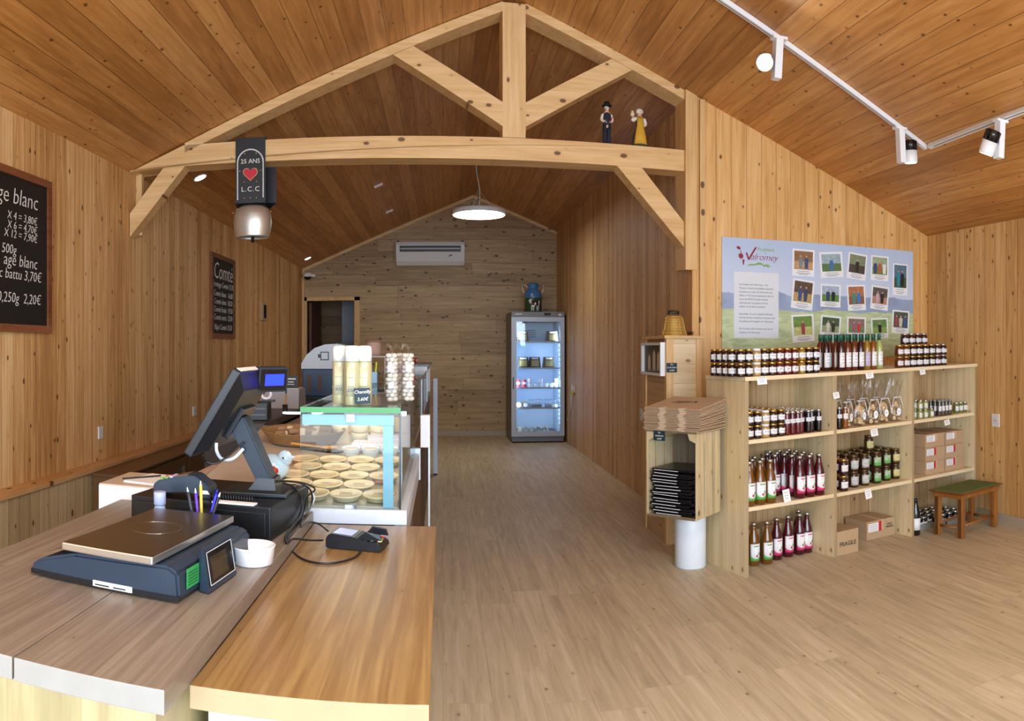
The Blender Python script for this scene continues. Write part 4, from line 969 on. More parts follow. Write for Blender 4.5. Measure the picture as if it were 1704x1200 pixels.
# --- handset-style terminal standing on the drawer
tm = thing('payment_handset', 'dark arched payment handset with coloured keys on the cash drawer', 'payment handset', (-.80, 1.97, DZt), .03)
b = MB(); pf = [(0, .0), (0, .03), (.012, .042), (.1, .062), (.125, .06), (.165, .03), (.17, .0), (.145, .0), (.115, .016), (.09, .018), (.03, .012), (.02, .0)]
b.prism([(x, 0, z) for x, z in pf], (0, .075, 0)); bmesh.ops.bevel(b.bm, geom=[e for e in b.bm.edges], offset=.0025, segments=2, affect='EDGES'); b.build('casing', mat('slate_blue_plastic', '#1c2b3d', .4), tm)
for i in range(3):
    for j in range(4):
        b = MB(); b.box((.018 + .014 * i, .012 + .014 * j, .0435 + .003 * i), (.027 + .014 * i, .022 + .014 * j, .048 + .003 * i)); b.build('key', (M_green, M_yel, M_lilac, M_red)[j] if i < 2 else M_lilac, tm)
b = MB(); b.hexa([(.062, .01, .053), (.1, .01, .0618), (.1, .065, .0618), (.062, .065, .053), (.062, .01, .055), (.1, .01, .0638), (.1, .065, .0638), (.062, .065, .055)]); b.build('screen', mat('dim_screen', '#7a5f4c', .2), tm)
b = MB(); b.hexa([(.146, -.001, .012), (.166, -.001, .012), (.166, .0, .012), (.146, .0, .012), (.14, -.001, .022), (.16, -.001, .022), (.16, 0, .022), (.14, 0, .022)]); b.build('sticker', M_paper, tm)
# coil cord
b = MB(); pts = []
A_, B_ = Vector((-.63, 1.965, 1.002)), Vector((-.50, 1.95, 1.002))
for k in range(17 * 9): f_ = k / (17 * 9); c_ = A_.lerp(B_, f_); pts.append((c_.x, c_.y + .008 * math.cos(k / 9 * 2 * PI), c_.z + .008 * math.sin(k / 9 * 2 * PI)))
b.tube(pts, .0022, 5); tag(b.build('coiled_cord', M_black), 'coiled black cord lying on the cash drawer', 'cord')
b = MB(); Mc = Matrix.Translation((-.535, 1.927, .9912)) @ Matrix.Rotation(-.1, 4, 'Z'); b.box((-.075, -.012, 0), (.045, .016, .004), M=Mc); tag(b.build('folded_card', M_paper), 'small folded white card near the drawer edge', 'card')
# bottle and pen pot in front of the drawer
gb = thing('gel_bottle', 'small bottle with a frosted cap between scale and drawer', 'bottle', (-.742, 1.875, .9005))
b = MB(); b.lathe([(.016, 0), (.017, .004), (.017, .07), (.013, .085)], 20); b.build('bottle_body', mat('clear_blue', '#9db4cc', .2), gb)
b = MB(); b.lathe([(.0135, .085), (.0165, .088), (.0165, .118), (.015, .121)], 20); b.build('cap', mat('frosted_cap', '#aab8dc', .4), gb)
pp = thing('pen_pot', 'black pot full of pens behind the weighing plate', 'pot', (-.628, 1.88, .9005))
b = MB(); b.lathe([(.03, 0), (.032, .06), (.033, .075), (.0305, .075), (.029, .06), (.028, .006), (0.001, .006)], 20, cap=False); b.build('pot_wall', M_black, pp)
for i, (dx, dy, tx, ty, c1, lb, L_) in enumerate(((-.012, 0, -.02, -.01, '#2e3a44', 'dark pen with pale tip in the pen pot', .115), (-.004, .006, -.012, 0, '#6a3cc0', 'purple pen in the pen pot', .11), (.004, 0, -.004, 0, '#d8c84a', 'yellow pencil in the pen pot, tallest', .132), (.012, .004, .03, .0, '#2a2ad8', 'bright blue pen leaning right in the pen pot', .112), (.016, -.006, .034, .006, '#1b2430', 'black pen leaning right in the pen pot', .105))):
    b = MB(); p0 = Vector((dx, dy, .012)); p1 = p0 + Vector((tx, ty, L_)); b.tube([p0, p1], .0042, 8)
    o = b.build('pen', mat('pen' + c1, c1, .35)); o.location = (-.628, 1.88, .9005); tag(o, lb, 'pen', 'pens in the pot')
    b = MB(); b.tube([p1, p1 + (p1 - p0).normalized() * .012], .0032, 8, r2=.001); b.build('pen_tip', M_paper if i != 3 else mat('pen' + c1, c1), o)

# ================================================================== CHILLED DISPLAY CASES
M_alu = mat('pale_aluminium', '#c3ccd6', .35, .5)
M_glass = glassy('display_glass', (.96, 1, .98), .0, .01, .05); M_gedge = mat('green_glass_edge', '#2f8a3a', .3)
cs = thing('display_case', 'near chilled display case with tubs and cheeses behind glass', 'display case')
b = MB(); b.box((-.87, 2.33, 0), (-.15, 3.58, .86)); b.build('cabinet_body', mat('case_brown', '#4e3b2c', .5), cs)
b = MB(); b.box((-.87, 2.32, .86), (-.112, 3.58, .905), bev=.002); b.build('sill', mat('cool_white', '#cdd6e4', .4), cs)
b = MB(); b.box((-.15, 2.33, .79), (-.114, 3.58, .859)); b.build('side_fascia', M_alu, cs)
b = MB(); b.prism([(-.86, 2.36, .9055), (-.86, 3.545, .9055), (-.86, 3.545, .9055 + .13), (-.86, 2.36, .9075)], (.715, 0, 0)); b.build('deck', mat('deck_steel', '#d9cdbf', .3, .3), cs)
b = MB(); b.box((-.47, 3.55, .905), (-.14, 3.575, 1.185)); b.build('end_partition', mat('lilac_panel', '#b4afc0', .5), cs)
b = MB(); b.box((-.448, 2.335, .907), (-.138, 2.341, 1.214)); b.build('end_glass', M_glass, cs)
b = MB(); b.box((-.138, 2.335, .907), (-.132, 3.6, 1.214)); b.build('side_glass', M_glass, cs)
b = MB(); b.box((-.448, 2.334, 1.215), (-.131, 3.6, 1.222)); b.build('top_glass', M_glass, cs)
b = MB(); b.box((-.448, 2.329, 1.205), (-.131, 2.3335, 1.2225)); b.build('glass_edge', M_gedge, cs)
b = MB(); b.box((-.1345, 2.33, .906), (-.1305, 2.3345, 1.2)); b.box((-.1345, 2.345, 1.2225), (-.13, 3.6, 1.2265)); b.build('black_seal', M_blackg, cs)
b = MB(); b.box((-.444, 2.343, 1.165), (-.153, 2.352, 1.198)); b.box((-.187, 2.343, .908), (-.155, 2.352, 1.164)); b.build('frame', mat('pale_blue_frame', '#86b4cf', .35), cs)
b = MB(); b.box((-.505, 2.33, 1.199), (-.4485, 2.345, 1.206)); b.box((-.3, 2.325, 1.178), (-.275, 2.3345, 1.2)); b.box((-.305, 2.325, .9055), (-.27, 2.3345, .918)); b.box((-.131, 2.36, 1.195), (-.115, 2.375, 1.208))
b.build('chrome_clip', M_chrome, cs)
b = MB(); b.box((-.885, 2.4, .915), (-.862, 3.55, .955)); b.build('rear_rail', mat('pinkish_rail', '#b79a88', .5), cs)
b = MB(); b.box((-.42, 2.38, 1.19), (-.40, 3.5, 1.205)); b.build('light_tube', mat('cool_tube', '#eef6ff', .3, emit='#eef4ff', es=1.2), cs)
light('case_lamp', 'AREA', (-.34, 2.95, 1.16), 1.1, (1, .9, .78), .3, 1.0, aim=(-.34, 2.95, 0))
ep = thing('end_panel', 'white end panel between the two display cases, near one', 'panel', (0, 0, 0))
b = MB(); b.box((-.108, 3.6, .935), (-.062, 3.66, 1.09), bev=.003); b.build('panel_cap', M_white, ep)
b = MB(); b.box((-.07, 3.6, 0), (-.062, 3.66, .935)); b.box((-.15, 3.6, .78), (-.108, 3.64, .93)); b.build('panel_blade', M_alu, ep)
ep = thing('end_panel', 'pale blue-white end panel at the far end of the display cases', 'panel', (0, 0, 0))
b = MB(); b.box((-.108, 8.43, .02), (-.06, 8.5, 1.085), bev=.003); b.build('panel_blade', mat('bluish_white', '#cfdcf2', .4), ep)
b = MB(); b.box((-.106, 8.43, 0), (-.062, 8.5, .02)); b.build('foot', M_black, ep)
c2 = thing('display_case', 'long far display case with wooden body beyond the near one', 'display case')
b = MB(); b.box((-.95, 3.68, 0), (-.15, 8.4, .93)); b.build('cabinet_body', wood('case_wood', 'Y', 'Z', .4, '#4c3524', '#654833', '#7a5a41', gw=.01, knots=0), c2)
b = MB(); b.box((-.95, 3.68, .93), (-.14, 8.4, .955)); b.build('sill', mat('grey_sill', '#9a948c', .4), c2)
b = MB(); b.box((-.145, 3.68, .955), (-.139, 6.6, 1.214)); b.build('side_glass', M_glass, c2)
b = MB(); b.box((-.55, 3.68, 1.215), (-.137, 6.6, 1.222)); b.build('top_glass', M_glass, c2)
b = MB(); b.box((-.141, 3.68, 1.2225), (-.136, 6.6, 1.227)); b.box((-.15, 4.9, .955), (-.135, 4.93, 1.214)); b.box((-.15, 6.57, .955), (-.135, 6.6, 1.214)); b.build('frame', mat('dull_aluminium', '#8d9092', .35, .6), c2)
for y in (3.95, 4.4, 5.3, 5.8):
    b = MB(); b.box((-.5, y, .955), (-.2, y + .3, 1.04 + .03 * (y % 1)), bev=.01); b.build('food_tray', mat('tray_beige', '#b59f80', .6), c2)
b = MB(); b.box((-.46, 6.7, .955), (-.14, 6.72, 1.26)); b.box((-.46, 8.2, .955), (-.14, 8.22, 1.26)); b.box((-.17, 6.72, 1.22), (-.14, 8.2, 1.26)); b.build('raised_frame', M_white, c2)
b = MB(); b.box((-.5, 6.66, 1.262), (-.12, 8.26, 1.275)); b.build('raised_top', mat('smoked_top', '#3c302a', .2), c2)
b = MB(); b.box((-.7, 5.5, 1.35), (-.42, 6.3, 1.362)); b.box((-.7, 5.5, .956), (-.69, 5.52, 1.35)); b.box((-.43, 5.5, 1.223), (-.42, 5.52, 1.35)); b.box((-.7, 6.28, .956), (-.69, 6.3, 1.35)); b.build('raised_shelf', mat('grey_shelf', '#a29a90', .4), c2)
# things on the far case
b = MB(); b.lathe([(.055, 0), (.058, .004), (.058, .105), (.05, .112)], 24); o = b.build('paper_roll', mat('pinkish_card', '#bf9f8e', .7)); o.location = (-.53, 5.75, 1.3625); tag(o, 'pinkish cylindrical canister on the raised shelf', 'canister')
b = MB(); b.lathe([(.0585, .1), (.0585, .108)], 24); b.build('lid_band', mat('band', '#8f7467', .6), o)
o = thing('money_box', 'glossy red round ornament on the dark raised top', 'ornament', (-.285, 7.3, 1.2755))
b = MB(); b.ball((0, 0, .034), (.036, .034, .034), 3); b.build('ball', mat('gloss_red', '#b01217', .1, coat=1), o)
b = MB(); b.ball((.03, -.02, .03), (.012, .01, .012), 2); b.lathe([(.006, .064), (.008, .072), (.004, .078)], 10); b.build('spout', mat('cream_spot', '#d8c9a8', .4), o)
bx = at_r(622, 637, 4.15); o = thing('pencil_box', 'light blue paper box with a yellow pen on the far case', 'box', (bx.x, 4.1, 1.2228))
b = MB(); b.box((-.022, -.02, 0), (.022, .02, .06)); b.build('box_wall', mat('light_blue', '#8fbfe2', .6), o)
b = MB(); b.tube([(.01, 0, .02), (.018, .0, .115)], .0045, 8); o2 = b.build('highlighter', mat('fluo_yellow', '#c8d428', .5)); o2.location = (bx.x, 4.1, 1.2228); tag(o2, 'yellow highlighter standing in the light blue box', 'highlighter')
# --- cream cans, sign, meringue bags on the near case
can = thing('cream_can', 'x', 'can')
b = MB(); b.lathe([(.0235, 0), (.0245, .003), (.0245, .135), (.0225, .142)], 24); b.build('can_body', mat('cream_can', '#c6c39a', .3, .2, coat=.3), can)
b = MB(); b.lathe([(.0245, .1425), (.0245, .18), (.0225, .19), (.017, .194)], 24); b.build('cap', mat('white_cap', '#f2f3f2', .25), can)
b = MB(); b.arcpatch(.0248, .03, .125, FA - .9, FA + .5, 8); b.mi = 1; b.arcpatch(.0256, .045, .047, FA - .6, FA + .4, 5); b.arcpatch(.0256, .06, .0615, FA - .5, FA + .3, 5); b.arcpatch(.0256, .09, .091, FA - .6, FA + .3, 5)
for k in range(4): b.arcpatch(.0256, .048, .056, FA - .5 + .22 * k, FA - .38 + .22 * k, 2)
b.build('can_label', [mat('can_label', '#d0ccaa', .5), M_greyink], can)
pc = Proto(can)
for (px, Y, lb) in ((565.5, 2.5, 'white-capped cream can, leftmost on the near display case'), (586, 2.43, 'white-capped cream can, middle one of the front row on the case'), (606.5, 2.455, 'white-capped cream can behind the chalk price tag'), (598, 2.53, 'white-capped cream can at the back, between the middle and right cans')):
    q = at_y(px, 600, Y); pc.put((q.x, Y, 1.2223), .1, lb, 'cream cans on the near case')
def slate_sign(px0, py0, px1, py1, r, lines, label, tilt=0.0, size=.3, az=None):
    a = at_r((px0 + px1) / 2, (py0 + py1) / 2, r); w_ = (px1 - px0) * r / F; h_ = (py1 - py0) * r / F
    root = thing('slate_sign', label, 'sign', a, -((px0 + px1) / 2 - 737) / F if az is None else az)
    R = Matrix.Rotation(tilt, 4, 'Y'); b = MB(); b.box((-w_ / 2, -.002, -h_ / 2), (w_ / 2, .002, h_ / 2), M=R, bev=.001); b.build('slate', M_slate, root)
    n_ = len(lines)
    for i, l in enumerate(lines):
        text(l, h_ * size, M_chalk, root, R @ Matrix.Translation((0, -.0022, h_ * (.5 - (i + .72) / (n_ + .15)))) @ Matrix.Rotation(PI / 2, 4, 'X'), shear=.25, name='chalk_lettering')
    return root
slate_sign(590, 646, 616, 672, 2.40, ['Chantilly', '3,60€'], 'small slate price tag reading Chantilly, before the cream cans', -.05, .3)
M_mer = mat('meringue', '#c9c3b8', .8, var=.04)
def mbag(seed):
    rnd = random.Random(seed); root = thing('meringue_bag', 'x', 'bag'); b = MB()
    for i in range(12):
        for k in range(4):
            a = rnd.uniform(0, 6.28) if k == 3 else k * 2.09 + i * .7; rr = .0115 if k < 3 else 0
            b.ball((rr * math.cos(a), rr * math.sin(a), .012 + .0135 * i), (.0122, .0122, .0098), 1)
    tag(b.build('meringues', M_mer, root), kind='stuff')
    b = MB(); pf = [(.012, 0), (.023, .008)] + [(.0235 + .0012 * math.sin(i * 2.1), .02 + .0135 * i) for i in range(11)] + [(.012, .172), (.005, .178), (.012, .19), (.022, .2)]
    rings = [b._v([(r * (1 + .07 * math.sin(3 * t + z * 90 + seed)) * math.cos(t * 2 * PI / 18), (r if z < .176 else r * .4) * math.sin(t * 2 * PI / 18), z + (.006 * math.sin(t * 1.7 + seed) if z > .19 else 0)) for t in range(18)]) for r, z in pf]
    for A2, B2 in zip(rings, rings[1:]):
        for k in range(18): b.face([A2[k], A2[(k + 1) % 18], B2[(k + 1) % 18], B2[k]])
    b.face(rings[0][::-1]); b.build('clear_wrap', glassy('milky_film', (1, 1, 1), .02, .25, .01, .18), root)
    b = MB(); b.box((-.012, -.0265, .105), (.008, -.0255, .13)); b.box((-.01, -.0265, .05), (.01, -.0255, .07)); explode(b.build('paper_label', M_lilac, root), 'paper_label')
    return Proto(root)
mb = [mbag(3), mbag(5)]
for k, (px, Y, lb) in enumerate(((652, 2.56, 'tied bag of meringues nearest the cream cans, left one'), (679, 2.6, 'tied bag of meringues, right one nearest the sloping glass edge'), (667, 2.68, 'tied bag of meringues behind, between the two front bags'))):
    q = at_y(px, 600, Y); mb[k % 2].put((q.x, Y, 1.2223), .2 * k, lb, 'meringue bags on the near case')
# --- food inside the near case
M_tub = mat('pale_tub', '#eedfc0', .3, var=.04); M_tublid = mat('tub_lid', '#e8cfa4', .25, var=.08)
def dz(Y): return .9085 + (Y - 2.36) * .1084
TILT = .108
tub = thing('cheese_tub', 'x', 'tub')
Sx = Matrix.Diagonal((1.38, 1.3, .55, 1))
b = MB(); b.lathe([(.03, 0), (.036, .03), (.039, .032)], 24, M=Sx); b.build('tub_body', M_tub, tub)
b = MB(); b.lathe([(.04, .032), (.04, .036), (.036, .037), (.034, .0345), (0.001, .0345)], 24, M=Sx, cap=False); b.build('lid', M_tublid, tub)
b = MB(); b.box((-.02, -.012, .0192), (.02, .006, .0205)); b.mi = 1; b.box((-.014, -.006, .0205), (.014, -.003, .0209)); b.build('print', [mat('soft_print', '#d3c0a4', .6), M_greyink], tub)
pt = Proto(tub); n_ = 0
for j, Y in enumerate((2.42, 2.53, 2.64, 2.75, 2.86)):
    for i in range(4):
        X_ = -.53 + .108 * i + .03 * (j % 2)
        if X_ > -.195: continue
        pt.put((X_, Y, dz(Y) + .0035), 0, rot=(TILT, 0, random.uniform(-.1, .1)), label= f'lidded oval cheese tub in near case, {ORD[j]} row back, {ORD[i]} from left', group='cheese tubs in the near case')
rt = thing('dessert_pot', 'x', 'pot')
b = MB(); b.lathe([(.028, 0), (.034, .035), (.037, .037), (.033, .037), (.031, .032)], 24, cap=False); b.build('pot_wall', M_paper, rt)
b = MB(); b.lathe([(.031, .03), (0.0005, .031)], 24, cap=False); b.build('filling', mat('custard', '#d9a574', .4), rt)
pr2 = Proto(rt)
for k, px in enumerate((585, 617, 648)):
    q = at_y(px, 700, 2.97); pr2.put((q.x, 2.97, dz(2.97) + .0035), 0, rot=(TILT, 0, 0), label=f'round white custard pot behind the tubs, {ORD[k]} from left', group='round pots in the near case')
ch = thing('cheese_wedge', 'x', 'cheese')
b = MB(); b.prism([(0, 0, 0), (.13, -.03, 0), (.13, .04, 0)], (0, 0, .06)); b.build('paste', mat('comte_paste', '#e3c48a', .5, var=.05), ch)
b = MB(); b.box((.13, -.03, 0), (.135, .04, .06)); b.build('rind', mat('rind', '#a9814f', .8), ch)
pw = Proto(ch)
for k, (px, Y, rz_) in enumerate(((575, 3.42, .1), (602, 3.44, -.05), (628, 3.42, .1), (652, 3.44, .05))):
    q = at_y(px, 700, Y); pw.put((q.x - .06, Y, dz(Y) + .004), rz_, rot=(TILT, 0, rz_), label=f'pale yellow cheese wedge near the lilac partition, {ORD[k]} of four', group='cheese wedges in the near case')
ph_ = thing('cheese_packet', 'x', 'packet')
b = MB(); b.box((-.035, -.045, 0), (.035, .045, .03), bev=.008); b.build('wrapper', mat('film_cheese', '#d8cdd6', .2, coat=.5), ph_)
b = MB(); b.box((-.02, -.02, .03), (.02, .02, .0308)); b.build('paper_label', M_lilac, ph_)
pk = Proto(ph_)
for k, (px, Y) in enumerate(((600, 3.09), (626, 3.09), (652, 3.08), (625, 3.19), (655, 3.19))):
    q = at_y(px, 700, Y); pk.put((q.x, Y, dz(Y) + .005), .1 * k, rot=(TILT, 0, .05 * k), label=f'film-wrapped cheese packet behind the round pots, {ORD[k]} of five', group='wrapped cheeses in the near case')
bk = thing('sausage_basket', 'shallow wicker basket of dried sausages in the near case', 'basket', (-.6, 3.2, dz(3.2) + .006)); bk.rotation_euler = (TILT, 0, 0)
b = MB(); b.lathe([(.12, 0), (.15, .05), (.155, .055), (.148, .055), (.115, .01)], 28, M=Matrix.Diagonal((1.2, .8, 1, 1)), cap=False); b.build('wicker_wall', mat('wicker', '#8a6a42', .8, var=.3, scale=90), bk)
b = MB(); b.lathe([(.118, .004), (.0005, .006)], 28, M=Matrix.Diagonal((1.2, .8, 1, 1)), cap=False); b.build('basket_floor', mat('wicker', '#8a6a42'), bk)
sau = thing('dried_sausage', 'x', 'sausage'); b = MB(); b.tube(smooth([(-.06, 0, 0), (-.03, .008, .002), (.03, .008, .002), (.06, 0, 0)], 4), .014, 10); b.build('sausage_body', mat('sausage', '#8d6b4c', .7, var=.3, scale=70), sau)
b = MB(); b.box((-.01, -.0155, -.012), (.012, .012, .0165)); b.build('paper_band', mat('tan_label', '#c9b593', .7), sau)
ps = Proto(sau)
for k in range(9):
    ps.put((-.6 + .045 * (k % 3 - 1) * 1.3, 3.2 + .042 * (k // 3 - 1), dz(3.2) + .045 + .0045 * (k // 3 - 1) + .012 * (k % 2)), .35 * math.sin(k * 2), f'dried sausage in wicker basket, {ORD[k // 3]} row back, {ORD[k % 3]} from left', 'dried sausages in the basket')
cr_ = thing('cheese_round', 'x', 'cheese')
b = MB(); b.lathe([(.034, 0), (.038, .004), (.038, .028), (.034, .032)], 22); b.build('rind', mat('pale_rind', '#e9d9b6', .6, var=.1), cr_)
b = MB(); b.lathe([(.022, .0322), (.022, .0328)], 18); b.build('paper_label', mat('cream_label', '#f3ead2', .7), cr_)
pcr = Proto(cr_)
for k, X_ in enumerate((-.45, -.365, -.28)):
    for t in range(2 if k < 2 else 3):
        pcr.put((X_, 3.275 - .005 * t, dz(3.275) + .005 + .0335 * t), 0, rot=(TILT, 0, .3 * k), label=f'small pale round cheese in near case, {("left", "middle", "right")[k]} stack, {("bottom", "second", "third")[t]} one', group='round cheeses in the near case')
# hen-shaped pot, spoon, board
hp = thing('hen_jug', 'pale blue ceramic hen-shaped jug with a red oval patch', 'jug', (-.60, 2.58, dz(2.58) + .006)); hp.rotation_euler = (TILT, 0, 0)
b = MB(); b.ball((0, 0, .05), (.065, .05, .05), 3); b.ball((.05, 0, .085), (.028, .026, .03), 2); b.ball((.075, 0, .09), (.014, .008, .007), 1); b.ball((-.055, 0, .075), (.025, .02, .03), 2); b.lathe([(.035, 0), (.038, .012)], 20)
b.build('jug_body', mat('pale_blue_glaze', '#b9d4e4', .12, coat=.6), hp)
b = MB(); b.ball((.008, -.042, .05), (.03, .014, .02), 2); b.build('red_patch', mat('red_glaze', '#b3221a', .12, coat=.6), hp)
b = MB(); b.ball((.05, -.024, .092), (.004, .004, .004), 1); b.build('eye', M_black, hp)
o = thing('serving_spoon', 'black plastic serving spoon resting in the near case', 'spoon', (-.43, 3.0, dz(3.0) + .014), .5)
b = MB(); b.ball((0, 0, 0), (.038, .022, .007), 2); b.build('spoon_bowl', M_black, o)
b = MB(); b.tube([(-.03, 0, 0), (-.1, -.0, .012), (-.15, 0, .02)], .005, 8); b.build('handle', M_black, o)
o = thing('wooden_spoon', 'pale wooden spoon beside the black serving spoon', 'spoon', (-.47, 3.08, dz(3.08) + .012), .3)
b = MB(); b.ball((0, 0, 0), (.042, .025, .008), 2); b.build('spoon_bowl', mat('beech', '#cf9a55', .5), o)
b = MB(); b.tube([(-.03, 0, 0), (-.16, 0, .02)], .005, 8); b.build('handle', mat('beech', '#cf9a55'), o)
b = MB(); b.prism([(0, 0, 0), (.06, 0, 0), (.05, .004, .06), (.012, .004, .06)], (0, .003, 0)); o = b.build('price_tag', mat('kraft_tag', '#d8bd98', .8)); o.location = (-.46, 3.2, dz(3.2)); tag(o, 'kraft price tag standing before the wicker basket', 'price tag')
b = MB(); b.box((-.09, -.06, 0), (.09, .06, .012), bev=.003); o = b.build('chocolate_bar', mat('red_brown_label', '#a8553f', .5)); o.scale = (.22, .2, .5); o.location = (-.21, 2.53, dz(2.53) + .0245); tag(o, 'small red-brown label plate on a tub near the glass', 'label')

# --- white unit left of the case, papers
wu = thing('white_unit', 'white low unit between the worktop end and the cases, staff side', 'unit')
b = MB(); b.box((-1.15, 2.33, 0), (-.885, 2.6, .937), bev=.004); b.build('carcass', M_white, wu)
b = MB(); b.box((-1.149, 2.334, .9372), (-.886, 2.595, .941)); b.build('top', mat('beige_top', '#cbb9a5', .5), wu)
b = MB(); b.box((-.085, -.09, 0), (.085, .09, .006), M=Matrix.Rotation(-.2, 4, 'Z')); o = b.build('paper_pad', M_paper); o.location = (-.98, 2.46, .9415); tag(o, 'white pad of papers on the white unit', 'paper pad')
b = MB(); b.tube([(0, 0, 0), (.1, .11, 0)], .003, 6); o = b.build('pencil', M_ink); o.location = (-1.09, 2.4, .951); tag(o, 'thin dark pencil lying across the white pad', 'pencil')
# --- staff side furniture further back
lc = thing('low_cabinet', 'smooth brown low cabinet along the left wall behind the counter', 'cabinet')
M_brn = mat('brown_panel', '#6b4c2c', .4, var=.06, scale=2)
b = MB(); b.box((-2.21, 4.4, 0), (-2.0, 9.4, .585)); b.build('carcass', M_brn, lc)
b = MB(); b.box((-2.215, 4.38, .585), (-1.98, 9.42, .599)); b.build('top', M_brn, lc)
for k in range(4):
    b = MB(); b.box((-1.999, 4.42 + 1.24 * k, .05), (-1.985, 5.62 + 1.24 * k, .57)); dd = b.build('door', M_brn, lc)
    b = MB(); b.box((-1.985, 5.52 + 1.24 * k, .4), (-1.975, 5.54 + 1.24 * k, .5)); b.build('handle', M_steel, dd)
sb_ = thing('staff_bench', 'dark work bench behind the display cases', 'bench')
b = MB(); b.box((-1.35, 4.0, .96), (-.97, 7.4, 1.0), bev=.003); b.build('bench_top', mat('dark_top', '#3b332e', .35), sb_)
b = MB(); b.box((-1.33, 4.05, 0), (-.99, 7.35, .96)); b.build('carcass', mat('dark_carcass', '#2f2822', .6), sb_)
o = thing('desk_tray', 'black stacking tray box on the staff bench', 'tray', (-1.05, 4.25, 1.0008), .1)
b = MB(); b.box((-.13, -.09, 0), (.05, .09, .1), bev=.004); b.build('tray_body', M_black, o)
b = MB(); b.box((-.12, -.092, .03), (.04, -.0905, .035)); b.box((-.12, -.092, .065), (.04, -.0905, .07)); b.build('slot', M_grey, o)
o = thing('small_box', 'small dark blue-fronted box on the stacking tray', 'box', (-1.13, 4.25, 1.1012), .1)
b = MB(); b.box((-.04, -.05, 0), (.05, .05, .045)); b.build('box_body', mat('brown_box', '#5a4a3a', .7), o)
b = MB(); b.box((-.035, -.052, .005), (.005, -.0505, .04)); b.build('blue_label', mat('blue_label', '#5a8fb8', .5), o)
o = thing('tape_dispenser', 'black tape dispenser with a white tape roll on the tray', 'tape dispenser', (-1.02, 4.26, 1.1012), .1)
b = MB(); b.box((-.03, -.02, 0), (.05, .02, .012), bev=.003); b.build('base', M_black, o)
b = MB(); b.lathe([(.034, -.009), (.034, .009), (.02, .009), (.02, -.009), (.034, -.009)], 24, M=Matrix.Translation((0, 0, .046)) @ Matrix.Rotation(PI / 2, 4, 'X'), cap=False); b.build('tape_roll', M_paper, o)
b = MB(); b.lathe([(.016, 0), (.017, .06), (.015, .06), (.014, .004), (.0005, .004)], 16, cap=False); o = b.build('pen_holder', M_black); o.location = (-.985, 4.62, 1.0008); tag(o, 'tiny black holder with a single pen on the staff bench', 'holder')
b = MB(); b.tube([(0, 0, .006), (.006, 0, .13)], .0045, 8); b.mi = 1; b.tube([(.006, 0, .13), (.0075, 0, .165)], .005, 8); o = b.build('pen', [mat('orange_pen', '#c98a2e', .4), mat('blue_cap', '#2b2fc0', .4)]); o.location = (-.985, 4.62, 1.0008); tag(o, 'orange pen with blue cap standing alone on the staff bench', 'pen')
o = thing('label_scale', 'pale grey price-computing scale on the staff bench', 'scale', (-.985 - .15, 5.2, 1.0008), 0)
b = MB(); b.hexa([(-.16, -.14, 0), (.15, -.14, 0), (.15, .14, 0), (-.16, .14, 0), (-.07, -.12, .13), (.15, -.12, .13), (.15, .12, .13), (-.07, .12, .13)]); b.build('housing', mat('pale_grey', '#a6a6ab', .4), o)
b = MB(); b.box((-.06, -.1, .131), (.14, .1, .137)); b.build('plate', M_white, o)
o = thing('small_sign', 'small black sign with white print on the grey scale', 'sign', (-1.05, 5.12, 1.139), 0)
b = MB(); b.box((-.05, -.004, 0), (.05, .004, .085)); b.build('board', M_black, o)
b = MB(); b.box((-.035, -.006, .06), (.035, -.0045, .068)); b.box((-.02, -.006, .04), (.02, -.0045, .046)); b.box((-.025, -.006, .025), (.025, -.0045, .029)); b.build('print', M_paper, o)
sl = thing('slicing_machine', 'machine with rounded white top and dark blue front behind the cans', 'machine', (-1.02, 6.2, 1.0008), 0)
b = MB(); pf = [(-.14, .25), (-.14, .29), (-.10, .36), (-.03, .42), (.06, .45), (.16, .455), (.24, .44), (.24, .25)]
b.prism([(x, -.12, z) for x, z in pf], (0, .24, 0)); b.build('white_hood', mat('hood_white', '#c9d3dc', .35), sl)
b = MB(); b.box((-.135, -.115, .02), (.235, .115, .25), bev=.01); b.build('blue_body', mat('deep_blue', '#1d3f60', .4), sl)
b = MB(); b.box((-.09, -.118, .07), (-.06, -.1155, .2)); b.box((.0, -.118, .07), (.03, -.1155, .2)); b.build('slot', mat('amber_slot', '#5b4128', .6), sl)
b = MB(); b.box((.02, -.123, .32), (.09, -.1205, .39)); b.box((.0, -.123, .34), (.02, -.1205, .37)); b.build('badge', M_black, sl)
b = MB(); b.box((.028, -.1245, .328), (.082, -.1232, .382)); b.build('badge_face', mat('hood_white', '#c9d3dc'), sl)
b = MB(); b.box((-.13, -.11, 0), (.23, .11, .02)); b.build('base', M_black, sl)
